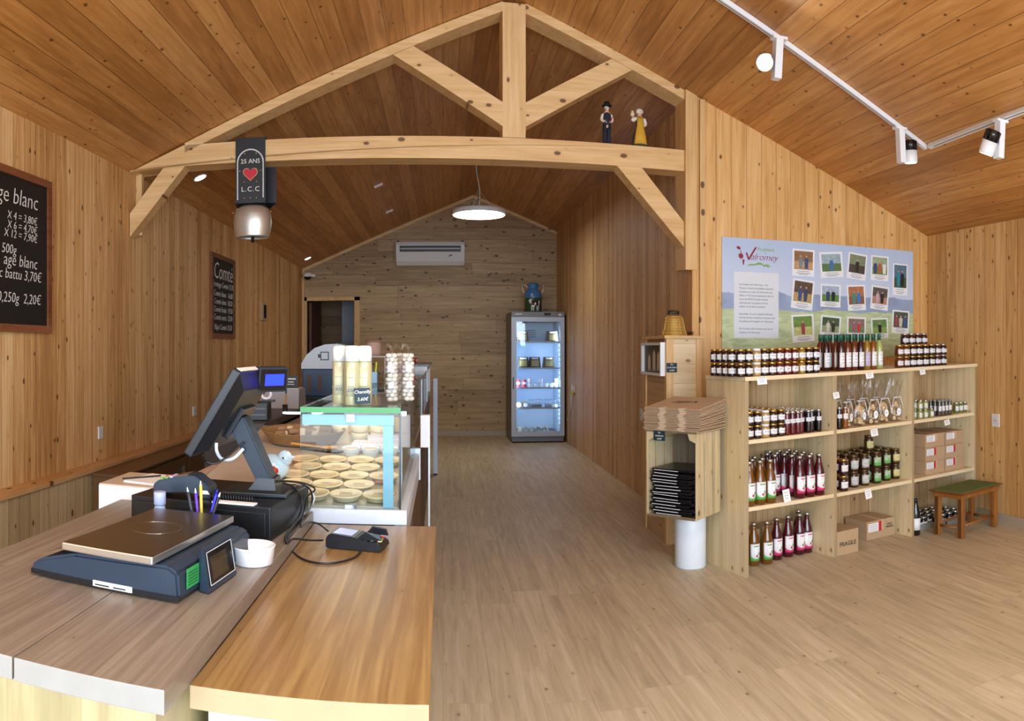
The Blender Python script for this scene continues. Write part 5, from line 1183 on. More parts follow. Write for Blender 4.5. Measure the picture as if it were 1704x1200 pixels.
# ================================================================== FRIDGE
fr = thing('display_fridge', 'tall glass-door fridge with lit shelves at the end of the room', 'fridge')
fx0, fx1, fy0, fy1, fh = 1.035, 1.845, 11.3, 12.25, 1.99
M_fr = mat('fridge_side', '#6d6862', .4, .3); M_in = mat('fridge_inside', '#cfe0f2', .4)
b = MB(); t_ = .04
b.box((fx0, fy0 + .05, .06), (fx0 + t_, fy1, fh)); b.box((fx1 - t_, fy0 + .05, .06), (fx1, fy1, fh)); b.box((fx0 + t_, fy1 - .05, .06), (fx1 - t_, fy1, fh)); b.box((fx0 + t_, fy0 + .05, fh - .14), (fx1 - t_, fy1 - .05, fh)); b.box((fx0 + t_, fy0 + .05, .06), (fx1 - t_, fy1 - .05, .13))
b.build('cabinet', M_fr, fr)
b = MB(); b.box((fx0 + t_, fy0 + .06, .131), (fx0 + t_ + .006, fy1 - .051, fh - .141)); b.box((fx1 - t_ - .006, fy0 + .06, .131), (fx1 - t_, fy1 - .051, fh - .141)); b.box((fx0 + t_ + .006, fy1 - .058, .131), (fx1 - t_ - .006, fy1 - .051, fh - .141)); b.build('lining', M_in, fr)
b = MB(); b.box((fx0, fy0 + .0, fh - .075), (fx1, fy0 + .049, fh), bev=.003); hdr = b.build('header', mat('header_grey', '#77777a', .4), fr)
b = MB(); b.box((fx0 + .5, fy0 - .003, fh - .055), (fx0 + .6, fy0 - .0005, fh - .02)); b.build('control_display', M_blackg, hdr)
b = MB(); b.box((fx0 + .06, fy0 - .002, fh - .045), (fx0 + .16, fy0 - .0005, fh - .032)); b.prism([(fx1 - .1, fy0 - .002, fh - .055), (fx1 - .04, fy0 - .002, fh - .055), (fx1 - .07, fy0 - .002, fh - .025)], (0, .0015, 0)); b.build('brand_badge', M_paper, hdr)
b = MB()
for a, c in (((fx0, .1), (fx0 + .075, fh - .08)), ((fx1 - .06, .1), (fx1, fh - .08)), ((fx0 + .075, .1), (fx1 - .06, .17)), ((fx0 + .075, fh - .15), (fx1 - .06, fh - .08))): b.box((a[0], fy0, a[1]), (c[0], fy0 + .045, c[1]))
door = b.build('door', mat('door_frame', '#b9c6dd', .35), fr)
b = MB(); b.box((fx0 + .075, fy0 + .015, .17), (fx1 - .06, fy0 + .022, fh - .15)); b.build('glass_pane', glassy('fridge_glass', (.95, .98, 1), .04, .02, .06), door)
b = MB(); b.box((fx0 + .02, fy0 - .006, .82), (fx0 + .035, fy0 - .0005, 1.0)); b.build('handle', M_black, door)
b = MB(); b.box((fx0 + .01, fy0 + .02, .02), (fx1 - .01, fy1 - .02, .095)); b.build('plinth', mat('plinth_grey', '#6f7680', .4), fr)
b = MB()
for x in (fx0 + .05, fx1 - .05):
    for y in (fy0 + .08, fy1 - .08): b.lathe([(.02, .0), (.02, .02)], 12, M=Matrix.Translation((x, y, 0)))
b.build('foot', M_black, fr)
SZ = [1.53, 1.13, .83, .52]
for z in SZ:
    b = MB(); b.box((fx0 + .05, fy0 + .09, z - .006), (fx1 - .05, fy1 - .08, z))
    b.box((fx0 + .05, fy0 + .085, z - .012), (fx1 - .05, fy0 + .09, z + .012)); b.build('shelf', mat('shelf_white', '#dde8f5', .4), fr)
b = MB()
for k in range(22): b.box((fx1 - .085, fy0 + .1, .25 + .07 * k), (fx1 - .046, fy0 + .12, .258 + .07 * k))
explode(b.build('shelf_rack', M_white, fr), 'shelf_clip')
b = MB()
for k in range(4): b.box((fx0 + .2, fy1 - .062, 1.72 - .035 * k), (fx0 + .48, fy1 - .0585, 1.735 - .035 * k))
b.build('air_vent', M_grey, fr)
b = MB(); b.box((fx0 + .06, fy0 + .06, .2), (fx0 + .07, fy0 + .07, fh - .2)); b.build('light_strip', mat('fridge_led', '#cfe2ff', .3, emit='#d0e4ff', es=3), fr)
light('fridge_lamp', 'AREA', (1.13, 11.44, 1.0), 5.5, (.66, .82, 1), .05, 1.5, aim=(1.5, 11.95, 1.0))
light('fridge_lamp', 'AREA', (1.76, 11.44, 1.0), 5.5, (.66, .82, 1), .05, 1.5, aim=(1.4, 11.95, 1.0))
def fx(px, Y=11.55): return at_y(px, 600, Y).x
fb = thing('cheese_box', 'x', 'box')
b = MB(); b.hexa([(-.09, -.05, 0), (.09, -.05, 0), (.09, .09, 0), (-.09, .09, 0), (-.07, -.03, .17), (.075, -.03, .17), (.075, .09, .17), (-.07, .09, .17)]); b.build('carton', mat('dark_carton', '#3b382f', .5), fb)
b = MB(); b.box((-.055, -.053, .03), (.055, -.0415, .12)); b.build('gold_label', mat('gold_label', '#b5a468', .5, var=.3, scale=60), fb)
b = MB(); b.box((-.05, -.035, .135), (.05, -.0345, .16)); b.build('white_band', M_paper, fb)
pb = Proto(fb)
for px, z, lb in ((869, SZ[0], 'dark gold-labelled cheese box on the top fridge shelf, left'), (918, SZ[0], 'dark gold-labelled cheese box on the top fridge shelf, right'), (870, SZ[1], 'dark cheese box on the second fridge shelf, left with white crest'), (889, SZ[1], 'dark cheese box on the second fridge shelf, middle'), (912, SZ[1], 'dark cheese box on the second fridge shelf, right')):
    pb.put((fx(px), 11.5, z + .001), random.uniform(-.1, .1), lb, 'cheese boxes in the fridge')
yg = thing('yoghurt_pot', 'x', 'pot')
b = MB(); b.lathe([(.028, 0), (.034, .06), (.037, .062), (.037, .066)], 16); b.build('pot_wall', M_paper, yg)
b = MB(); b.lathe([(.0372, .0662), (.036, .068)], 16); b.build('foil_lid', M_lilac, yg)
py = Proto(yg)
for k, px in enumerate((881, 890, 899, 908, 917, 925)):
    py.put((fx(px), 11.5, SZ[2] + .001), 0, f'white pot on the third fridge shelf, {ORD[k]} from the left in the lower layer', 'white pots in the fridge')
for k, px in enumerate((881, 899, 925)): py.put((fx(px), 11.5, SZ[2] + .07), 0, f'white pot on the third fridge shelf, {ORD[k]} from the left in the upper layer', 'white pots in the fridge')
ry = thing('red_can', 'x', 'can'); b = MB(); b.lathe([(.03, 0), (.031, .003), (.031, .115), (.028, .12)], 16); b.build('can_body', M_red, ry); b = MB(); b.lathe([(.0315, .05), (.0315, .085)], 16); b.build('white_band', M_paper, ry); pr3 = Proto(ry)
for k, px in enumerate((862, 872)): pr3.put((fx(px), 11.5, SZ[2] + .001), 0, f'red and white can on the third fridge shelf, {("left", "right")[k]} one', 'red cans in the fridge')
eg = thing('cheese_roll', 'x', 'cheese'); b = MB(); b.lathe([(.04, -.08), (.045, -.075), (.045, .075), (.04, .08)], 18, M=Matrix.Translation((0, 0, .046)) @ Matrix.Rotation(PI / 2, 4, 'X')); b.build('roll_body', mat('roll_brown', '#8a6b4c', .6), eg); b = MB(); b.lathe([(.034, .0805), (.034, .082)], 18, M=Matrix.Translation((0, 0, .046)) @ Matrix.Rotation(PI / 2, 4, 'X')); b.build('cut_face', M_paper, eg); pe = Proto(eg)
for k, px in enumerate((863, 874)): pe.put((fx(px), 11.55, SZ[3] + .001), 0, f'brown rolled cheese with white end, {("left", "right")[k]} one on the fourth fridge shelf', 'rolled cheeses in the fridge')
for k, (px, z, n1) in enumerate(((891, SZ[3], 'left'), (917, SZ[3], 'right'))):
    o = thing('wire_basket', f'small wire basket on the fourth fridge shelf, {n1} one', 'basket', (fx(px), 11.55, z + .001))
    b = MB()
    for zz in (.004, .06, .12): b.tube([(-.1, -.1, zz), (.1, -.1, zz), (.1, .1, zz), (-.1, .1, zz)], .004, 6, closed=True)
    for x in (-.1, -.05, 0, .05, .1): b.tube([(x, -.1, .004), (x, -.1, .12)], .003, 5)
    b.build('wire_frame', M_grey, o)
    b = MB(); b.box((-.09, -.09, .006), (.09, .09, .05), bev=.01); b.build('packet', mat('grey_packet', '#878c92', .3), o)
pkt = thing('vacuum_packet', 'x', 'packet'); b = MB(); b.hexa([(-.06, -.03, 0), (.05, -.04, 0), (.06, .04, 0), (-.05, .04, 0), (-.01, -.02, .1), (.03, -.02, .085), (.04, .03, .08), (0, .03, .1)]); b.build('film', mat('vac_film', '#a39a8c', .2, var=.3, scale=50), pkt)
b = MB(); b.box((-.02, -.045, .02), (.02, -.0405, .05)); b.build('paper_label', M_paper, pkt); pv = Proto(pkt)
for k, px in enumerate((864, 874, 884, 894, 906)): pv.put((fx(px), 11.5, .132), .4 * math.sin(k * 3), f'vacuum-packed cheese on the fridge floor, {ORD[k]} from the left', 'vacuum packs in the fridge')
# milk can on the fridge
mc = thing('milk_can', 'painted blue milk can with a cow picture on top of the fridge', 'milk can', (fx(887, 11.75), 11.75, fh + .0005))
b = MB(); b.lathe([(.125, 0), (.135, .01), (.135, .24), (.132, .245)], 32); b.build('can_body', mat('meadow_green', '#2f4d2c', .35, var=.25, scale=14), mc)
b = MB(); b.lathe([(.1352, .232), (.137, .29), (.12, .34), (.078, .38), (.074, .42), (.09, .44), (.09, .455), (.07, .475), (.0005, .478)], 32, cap=False); b.build('shoulder', mat('enamel_blue', '#3f78ab', .3, coat=.4), mc)
for s_ in (-1, 1):
    b = MB(); b.tube(smooth([(.085 * s_, 0, .40), (.13 * s_, 0, .44), (.165 * s_, 0, .43), (.165 * s_, 0, .38), (.135 * s_, 0, .31)]), .006, 8); b.build('handle', M_steel, mc)
b = MB(); r_ = .1355; cow = [((-.55, .3), .09, .16), ((-.1, .75), .1, .2)]
M_cowb = mat('cow_brown', '#3c2017', .4)
b.arcpatch(r_, .1, .185, FA - .35, FA + .55, 8); b.build('cow_back', M_cowb, mc)
b = MB()
for a0, a1, z0, z1 in ((-.5, -.3, .14, .215), (-.62, -.42, .165, .2), (-.33, -.2, .03, .12), (-.12, .0, .03, .11), (.3, .42, .03, .11), (.5, .62, .03, .12), (-.3, .1, .09, .12), (.55, .7, .12, .19), (.05, .25, .12, .16)): b.arcpatch(r_ + .001, z0, z1, FA + a0, FA + a1, 3)
b.build('cow_white', M_paper, mc)

# ================================================================== WALL AND CEILING FITTINGS
ac = thing('air_conditioner', 'white air conditioning unit mounted high on the far wall', 'air conditioner')
ax0, ax1 = at_y(659, 420, 12.05).x, at_y(773, 420, 12.05).x; az0 = at_y(700, 440, 12.05).z; az1 = at_y(700, 402.5, 12.05).z
b = MB(); b.prism([(ax0, 12.345, az1), (ax0, 12.05, az1), (ax0, 12.03, az1 - .05), (ax0, 12.03, az1 - .16), (ax0, 12.12, az0 + .06), (ax0, 12.2, az0), (ax0, 12.345, az0)], (ax1 - ax0, 0, 0)); b.build('casing', M_white, ac)
b = MB(); b.box((ax0 + .06, 12.02, az1 - .16), (ax1 - .06, 12.031, az1 - .065)); b.build('air_outlet', M_black, ac)
b = MB(); b.hexa([(ax0 + .07, 12.0, az1 - .125), (ax1 - .07, 12.0, az1 - .125), (ax1 - .07, 12.02, az1 - .11), (ax0 + .07, 12.02, az1 - .11), (ax0 + .07, 12.0, az1 - .12), (ax1 - .07, 12.0, az1 - .12), (ax1 - .07, 12.02, az1 - .1), (ax0 + .07, 12.02, az1 - .1)]); b.build('louvre', M_white, ac)
b = MB(); b.box((ax0 + .01, 12.1, az1), (ax0 + .05, 12.2, az1 + .03)); b.box((ax1 - .05, 12.1, az1), (ax1 - .01, 12.2, az1 + .03)); b.build('bracket', M_black, ac)
b = MB(); b.tube([(ax1 - .25, 12.06, az0 + .13), (ax1 - .2, 12.055, az0 + .155)], .008, 6); b.build('badge', M_ink, ac)
# pendant disc
PX_, PY_ = at_y(797, 357, 9.5).x, 9.5; PZ_ = at_y(797, 358, 9.5).z
pd = thing('pendant_lamp', 'round flat white pendant lamp hanging in the back part', 'lamp', (PX_, PY_, PZ_))
b = MB(); b.lathe([(.33, 0), (.345, .01), (.345, .055), (.33, .062)], 56); b.build('housing', M_white, pd)
b = MB(); b.lathe([(.328, -.002), (.328, .0)], 56); b.build('diffuser', mat('pendant_glow', '#ffffff', .4, emit='#fffbf2', es=6), pd)
b = MB(); zr = roofz(PX_) - PZ_
b.tube(smooth([(0, 0, .06), (.01, 0, .3), (-.03, 0, .55), (-.04, 0, zr - .02)]), .006, 6)
for a in (0, 2.1, 4.2): b.tube([(.2 * math.cos(a), .2 * math.sin(a), .06), (0, 0, .32)], .002, 4)
b.build('cord', M_white, pd)
b = MB(); b.lathe([(.05, zr - .05), (.05, zr - .002)], 20, M=Matrix.Translation((-.04, 0, 0))); b.build('ceiling_rose', M_white, pd)
light('pendant_light', 'AREA', (PX_, PY_, PZ_ - .02), 10, (1, .95, .86), .6, aim=(PX_, PY_, 0))
fill_pendant = dup(pd, (.45, .15, 3.13), 0, 'added unseen pendant lamp overhead of the viewer, brightening the counter')  # made-up copy of the pendant, hung out of view as fill
light('pendant_light', 'AREA', (.45, .15, 3.11), 42, (1, .95, .87), .62, aim=(.45, .15, 0))  # fill light of the added overhead pendant, lifts counter and walls
# recessed spots
def onroof_left(px, py, off=.0):
    s, c, t = ray(px, py); r = (RZ - CZ - RM * RX - off) / (t - RM * s); return Vector((s * r, c * r, CZ + t * r))
def onroof_right(px, py, off=.0):
    s, c, t = ray(px, py); r = (RZ - CZ + RM * RX - off) / (t + RM * s); return Vector((s * r, c * r, CZ + t * r))
RL = Matrix.Rotation(-math.atan(RM), 4, 'Y')
for px, py, lb, sz in ((333, 295.5, 'round recessed ceiling spot nearest the tie beam, left slope', .05), (512, 430, 'round recessed ceiling spot near the far left corner', .05)):
    p = onroof_left(px, py, .004); o = thing('recessed_spot', lb, 'ceiling light', p); o.rotation_euler = RL.to_euler()
    b = MB(); b.lathe([(sz + .012, -.004), (sz + .012, .003)], 24); b.build('ring', M_white, o)
    b = MB(); b.lathe([(sz, -.006), (sz, -.0042)], 24); b.build('lens', mat('spot_glow', '#fffaf0', .4, emit='#fff8ea', es=5), o)
for px, py, lb in ((630, 309, 'small white ceiling sensor nearer the tie beam'), (648, 352, 'small white ceiling sensor nearer the far gable')):
    p = onroof_left(px, py, .012); b = MB(); b.box((-.055, -.03, -.012), (.055, .03, .009), bev=.003); o = b.build('ceiling_sensor', M_white); o.location = p; o.rotation_euler = RL.to_euler(); tag(o, lb, 'sensor', 'ceiling sensors')
# security dome, speaker panel
q = at_y(512, 461, 12.2); dm = thing('dome_camera', 'white dome security camera in the far left corner', 'security camera', (q.x, 12.2, q.z))
b = MB(); b.lathe([(.075, 0), (.078, .02), (.075, .06), (.05, .068)], 24); b.box((.05, -.03, .0), (.13, .14, .04)); b.build('housing', M_white, dm)
b = MB(); b.ball((0, 0, 0), (.058, .058, .05), 3); b.build('dark_dome', M_blackg, dm)
q0, q1 = at_x(433, 503, XL), at_x(441, 534, XL); sk_ = thing('wall_grille', 'narrow dark wall panel with pale frame on the left wall', 'panel')
b = MB(); b.box((XL + .0005, q0.y, q1.z), (XL + .03, q1.y, q0.z)); b.build('frame', mat('pale_frame', '#b59a7b', .5), sk_)
b = MB(); b.box((XL + .03, q0.y + .08, q1.z + .03), (XL + .036, q1.y - .08, q0.z - .03)); b.build('dark_face', M_blackg, sk_)
# sockets
def plate(o_, M, w_, h_, label, cat='socket', holes=1):
    r = thing(o_, label, cat); b = MB(); b.box((-w_ / 2, -h_ / 2, 0), (w_ / 2, h_ / 2, .008), M=M, bev=.002); b.build('cover_plate', M_white, r)
    for k in range(holes):
        b = MB(); b.lathe([(w_ * .28, .0083), (w_ * .28, .0095), (w_ * .24, .0075)], 18, M=M @ Matrix.Translation((0, (k - (holes - 1) / 2) * w_ * .8, 0))); b.build('socket_face', M_white, r)
        b = MB(); b.lathe([(.004, .0096), (.004, .011)], 8, M=M @ Matrix.Translation((-.009, (k - (holes - 1) / 2) * w_ * .8, 0))); b.lathe([(.004, .0096), (.004, .011)], 8, M=M @ Matrix.Translation((.009, (k - (holes - 1) / 2) * w_ * .8, 0))); b.build('pin_hole', M_ink, r)
    return r
q = at_x(166.5, 720, XL); plate('wall_socket', frame((XL + .0005, q.y, q.z), (0, 1, 0), (0, 0, 1)), .07, .085, 'blank white plate on the left wall above the ledge', 'socket', 0)
q = at_x(323, 684, XL); plate('wall_socket', frame((XL + .0005, q.y, q.z), (0, 1, 0), (0, 0, 1)), .09, .09, 'white socket on the left wall beside the till screen')
q = at_x(1657.5, 699.5, XR2); plate('wall_socket', frame((XR2 - .0005, q.y, q.z), (0, -1, 0), (0, 0, 1)), .09, .105, 'white socket on the right wall above the stool')
q = at_x(1068, 690, XR); plate('wall_socket', frame((XR - .0005, q.y, q.z), (0, -1, 0), (0, 0, 1)), .09, .11, 'white socket partly hidden behind the bag stack cupboard')
q = at_x(955, 648, XR); s_ = plate('wall_socket', frame((XR - .0005, q.y, q.z), (0, -1, 0), (0, 0, 1)), .12, .1, 'white socket with a yellow plug beside the fridge')
b = MB(); b.box((XR - .045, q.y - .03, q.z - .09), (XR - .012, q.y + .03, q.z - .03), bev=.004); o = b.build('plug', mat('yellow_plug', '#cbb63a', .5)); tag(o, 'yellow plug under the socket beside the fridge', 'plug')
cable('fridge_cable', [(XR - .03, q.y, q.z - .09), (XR - .02, q.y + .05, .9), (XR - .02, q.y + .15, .6), (XR - .015, 11.2, .35)], .007, M_white, 'white fridge cable running down from the yellow plug')

# ================================================================== TRACK LIGHTS
def trackseg(p0, p1, name, parent):
    b = MB(); d = (p1 - p0).normalized(); n_ = Vector((RM, 0, 1)).normalized(); s = d.cross(n_).normalized(); h = .016
    P4 = lambda p: [p - s * h - n_ * .03, p + s * h - n_ * .03, p + s * h - n_ * .0, p - s * h - n_ * .0]
    a, c = P4(p0), P4(p1); b.hexa([a[0], a[1], c[1], c[0], a[3], a[2], c[2], c[3]]); o = b.build(name, M_white, parent)
    b = MB(); h = .004
    a = [p0 + d * .06 - s * h - n_ * .0306, p0 + d * .06 + s * h - n_ * .0306, p0 + d * .06 + s * h - n_ * .0301, p0 + d * .06 - s * h - n_ * .0301]
    c = [p1 - d * .06 - s * h - n_ * .0306, p1 - d * .06 + s * h - n_ * .0306, p1 - d * .06 + s * h - n_ * .0301, p1 - d * .06 - s * h - n_ * .0301]
    b.hexa([a[0], a[1], c[1], c[0], a[3], a[2], c[2], c[3]]); b.build('groove', M_grey, o); return d
tk_ = thing('light_track', 'white L-shaped lighting track on the right ceiling slope', 'light track')
c0 = onroof_right(1542, 243, .003); e1 = onroof_right(1215, 4, .003); e1 = c0 + (e1 - c0) * 1.35; e2 = onroof_right(1700, 182, .003); e2 = c0 + (e2 - c0) * 1.6
d1 = trackseg(c0, e1, 'track_rail', tk_); d2 = trackseg(c0 + (e2 - c0).normalized() * .04, e2, 'track_rail', tk_)
def head(px, py, label, aim, on, flip=1):
    p = onroof_right(px, py, .052); r = thing('track_spotlight', label, 'spotlight', p)
    a = (Vector(aim) - p).normalized()
    b = MB(); b.box((-.035, -.02, -.012), (.035, .02, .0)); b.build('adapter', M_white, r)
    hc = Vector((.07 * flip, 0.0, -.12))
    M = hc_m = Matrix.Translation(hc) @ a.to_track_quat('-Z', 'Y').to_matrix().to_4x4()
    b = MB(); b.prism([(-.015 * flip, -.02, -.012), (.02 * flip, -.02, -.012), (.03 * flip, -.02, -.19), (-.005 * flip, -.02, -.19)], (0, .04, 0)); b.build('arm', M_white, r)
    b = MB(); b.lathe([(.036, -.06), (.038, -.055), (.038, .005)], 24, M=M); b.build('head_shell', M_white, r)
    b = MB(); b.lathe([(.037, .005), (.037, .055), (.03, .06)], 24, M=M)
    for k in range(12): b.box((.036, -.002, .008), (.0395, .002, .055), M=M @ Matrix.Rotation(k * PI / 6, 4, 'Z'))
    b.build('heat_sink', M_blackg, r)
    b = MB(); b.lathe([(.031, -.0615), (.031, -.0602)], 24, M=M); b.build('lens', mat('lamp_glow_on', '#ffffff', .4, emit='#fff2dc', es=120) if on == 2 else mat('lamp_glow_soft', '#ffffff', .4, emit='#fff2dc', es=4), r)
    r.scale = (1.35, 1.35, 1.35) if on == 2 else (1.25, 1.25, 1.25)
    light('spot_beam', 'SPOT', p + hc + a * .075, 45 if on == 2 else 42, (1, .93, .82), .03, aim=aim, spot=math.radians(95), blend=.9)
head(1296, 62, 'lit white track spotlight shining towards the viewer', (.3, .3, 1.3), 2, -1)
head(1497, 212, 'white and black track spotlight next to the track corner', (3.15, 4.3, .6), 1, 1)
head(1665, 200, 'white and black track spotlight on the right track arm', (2.9, 4.4, .6), 1, -1)

# ================================================================== COWBELL ON THE TIE BEAM
def tw(x, y, z): return TM @ Vector((x, y, z))
bx0, _ = tp(392.5, 300); bx1, _ = tp(442, 300); bc_ = (bx0 + bx1) / 2; bw = bx1 - bx0
bell = thing('cowbell', 'large steel cowbell on a black studded strap over the tie beam', 'cowbell', (0, TY, 0), TYAW)
M_lea = mat('black_leather', '#17161a', .45, var=.1)
zt2 = BZ1 + .004; zb2 = 2.475
b = MB(); b.box((bx0, -.012, zb2), (bx1, -.004, zt2 + .008), bev=.002); b.box((bx0, -.004, zt2), (bx1, .195, zt2 + .008)); b.box((bx0 + .045, .195, zb2 + .03), (bx1 + .045, .203, zt2 + .008)); b.prism([(bx0, -.005, zb2 + .0), (bx0, -.012, zb2), (bx0, .06, zb2 - .035), (bx0, .066, zb2 - .03)], (bw, 0, 0)); b.prism([(bx0 + .02, .066, zb2 - .03), (bx0 + .02, .06, zb2 - .035), (bx0 + .045, .2, zb2 + .03), (bx0 + .045, .203, zb2 + .04)], (bw, 0, 0)); b.build('strap', M_lea, bell)
FB = frame((bc_, -.0125, 0), (1, 0, 0), (0, 0, 1))
arc = []
hw_ = bw * .43; zc = 2.865 - hw_
arc += [(bc_ - hw_, -.014, zb2 + .03), (bc_ - hw_, -.014, zc)] + [(bc_ - hw_ * math.cos(PI * k / 14), -.014, zc + hw_ * math.sin(PI * k / 14)) for k in range(1, 14)] + [(bc_ + hw_, -.014, zc), (bc_ + hw_, -.014, zb2 + .03)]
b = MB(); L_ = []
for p_, q_ in zip(arc, arc[1:]):
    n_ = max(1, round((Vector(q_) - Vector(p_)).length / .012)); L_ += [Vector(p_).lerp(Vector(q_), k / n_) for k in range(n_)]
L_.append(Vector(arc[-1]))
for k in range(0, len(L_) - 1, 1): b.ball(L_[k], (.006, .003, .007), 1)
b.build('white_stitching', M_paper, bell)
text('25 ANS', .045, M_chalk, bell, FB @ Matrix.Translation((0, 2.765, 0)), name='strap_lettering')
text('L.C.C', .05, M_chalk, bell, FB @ Matrix.Translation((0, 2.56, 0)), name='strap_lettering', spacing=1.2)
def heart(s, cz, y, m, name):
    pts = []
    for k in range(40):
        t_ = k / 40 * 2 * PI; pts.append((bc_ + s * 16 * math.sin(t_) ** 3 / 16, y, cz + s * (13 * math.cos(t_) - 5 * math.cos(2 * t_) - 2 * math.cos(3 * t_) - math.cos(4 * t_)) / 16))
    b = MB(); b.prism(pts, (0, -.002, 0)); b.build(name, m, bell)
heart(.055, 2.688, -.0122, M_gold, 'heart_outline'); heart(.05, 2.688, -.0138, mat('heart_red', '#c3243a', .4), 'red_heart')
b = MB()
for x, z in ((-.042, .145), (.042, .145), (0, .082), (-.078, .02), (.078, .02), (-.045, -.06), (.045, -.06), (-.045, -.178), (0, -.178), (.045, -.178)): b.ball((bc_ + x, -.0135, 2.69 + z), (.007, .004, .007), 1)
b.build('brass_studs', M_gold, bell)
r_ = .142; zc = zb2 - .012
BM = Matrix.Translation((bc_ + .008, .03, 0)) @ Matrix.Diagonal((1, .72, 1, 1))
b = MB(); b.lathe([(.0005, zc), (.085, zc - .004), (.118, zc - .025), (.138, zc - .07), (.143, zc - .12), (.138, zc - .17), (.125, zc - .225), (.122, zc - .238), (.118, zc - .236), (.12, zc - .22), (.13, zc - .17)], 44, M=BM, cap=False)
b.build('bell_body', mat('bell_steel', '#cfcbc4', .36, .75, var=.06, scale=6), bell)
b = MB(); b.lathe([(.13, zc - .17), (.0005, zc - .1)], 30, M=BM, cap=False); b.build('bell_inside', M_black, bell)
b = MB(); b.tube([(bc_ + .008, .03, zc - .12), (bc_ + .008, .03, zc - .27)], .012, 10); b.build('clapper', M_black, bell)
b = MB()
for x, z in ((-.135, -.05), (.145, -.05), (.13, -.215)): b.ball((bc_ + x, .02, zc + z), .009, 1)
b.build('rivet', M_gold, bell)

# ================================================================== FIGURINES ON THE BEAM
def fig_base(px, name, label):
    x = tp(px, 240)[0]; p = tw(x, .07, BZ1 + .0005); return thing(name, label, 'figurine', p, TYAW)
def skin_mesh(name, verts, edges, radii, m, parent, sub=2):
    me = bpy.data.meshes.new(name); me.from_pydata(verts, edges, []); o = bpy.data.objects.new(name, me); C.objects.link(o)
    md = o.modifiers.new('skin', 'SKIN'); me.skin_vertices[0].data[0].use_root = True
    for i, r in enumerate(radii): me.skin_vertices[0].data[i].radius = r if isinstance(r, tuple) else (r, r)
    ms = o.modifiers.new('sub', 'SUBSURF'); ms.levels = sub; ms.render_levels = sub
    bpy.context.view_layer.update(); dg = bpy.context.evaluated_depsgraph_get(); me2 = bpy.data.meshes.new_from_object(o.evaluated_get(dg)); o.modifiers.clear(); o.data = me2; bpy.data.meshes.remove(me)
    me2.name = name; me2.materials.clear(); me2.materials.append(m)
    for p in me2.polygons: p.use_smooth = True
    if parent: o.parent = parent
    return o
M_skin = mat('painted_skin', '#d3a483', .5); M_navy = mat('navy_cloth', '#1c2233', .8); M_whcl = mat('white_cloth', '#e3ddd0', .8); M_yelc = mat('yellow_cloth', '#d2a32c', .7, var=.12); M_hair = mat('white_hair', '#d9d4cb', .9)
man = fig_base(1014, 'figurine', 'male figurine in black hat and navy trousers on the tie beam'); man.scale = (1.12, 1.12, 1.09)
# one body surface: pelvis, chest, neck, head, arms, legs
V = [(0, 0, .135), (0, 0, .175), (0, .0, .215), (0, 0, .238), (0, -.003, .262), (.026, 0, .21), (.036, -.004, .175), (.022, -.022, .16), (-.026, 0, .21), (-.036, -.004, .175), (-.02, -.022, .16), (.014, 0, .13), (.014, 0, .07), (.014, 0, .012), (.014, -.016, .007), (-.014, 0, .13), (-.014, 0, .07), (-.014, 0, .012), (-.014, -.016, .007)]
Ed = [(0, 1), (1, 2), (2, 3), (3, 4), (2, 5), (5, 6), (6, 7), (2, 8), (8, 9), (9, 10), (0, 11), (11, 12), (12, 13), (13, 14), (0, 15), (15, 16), (16, 17), (17, 18)]
Rr = [(.021, .016), (.021, .016), (.024, .016), .009, (.015, .017), .010, .008, .006, .010, .008, .006, .013, .0105, .009, .007, .013, .0105, .009, .007]
skin_mesh('body', V, Ed, Rr, M_skin, man)
def coat(prof, m, name, parent, sy=.75):
    b = MB(); b.lathe(prof, 24, M=Matrix.Diagonal((1, sy, 1, 1)), cap=False); return b.build(name, m, parent)
coat([(.024, .138), (.027, .16), (.031, .2), (.027, .217), (.012, .23)], M_navy, 'waistcoat', man)
for s_ in (-1, 1):
    b = MB(); b.tube([(.014 * s_, 0, .145), (.0145 * s_, 0, .07), (.0145 * s_, 0, .012)], .0152, 14, r2=.013); b.build('trouser_leg', M_navy, man)
    b = MB(); b.tube(smooth([(.027 * s_, 0, .213), (.037 * s_, -.004, .176), (.024 * s_, -.021, .161)], 5), .0115, 10, r2=.008); b.build('sleeve', M_whcl, man)
    b = MB(); b.ball((.0145 * s_, -.008, .007), (.010, .019, .008), 2); b.build('shoe', M_black, man)
    b = MB()
    for k in range(4): b.tube([(.02 * s_ - .003 * k * s_ * .6, -.024, .162 - .003 * k), (.012 * s_ - .002 * k * s_, -.03, .159 - .003 * k)], .0016, 5)
    b.tube([(.02 * s_, -.022, .166), (.014 * s_, -.028, .169)], .0017, 5); b.build('hand', M_skin, man)
b = MB(); b.lathe([(.034, .274), (.035, .277), (.02, .279), (.0195, .3), (.016, .303), (.0005, .304)], 24, cap=False); b.build('hat', M_black, man)
b = MB(); b.ball((0, -.014, .251), (.011, .008, .012), 2); b.ball((0, .008, .264), (.017, .012, .014), 2); b.build('white_beard', M_hair, man)
b = MB(); b.ball((-.006, -.019, .268), (.002, .001, .002), 1); b.ball((.006, -.019, .268), (.002, .001, .002), 1); b.build('eyes', M_black, man)
b = MB(); b.ball((0, -.021, .263), (.0025, .004, .004), 1); b.build('nose', M_skin, man)
b = MB(); b.tube([(.03, -.03, .19), (.02, -.032, .165), (.012, -.034, .15)], .003, 6); b.build('red_cord', M_red, man)
wo = fig_base(1069, 'figurine', 'female figurine in yellow apron dress raising a jug on the beam'); wo.scale = (1.3, 1.25, 1.15)
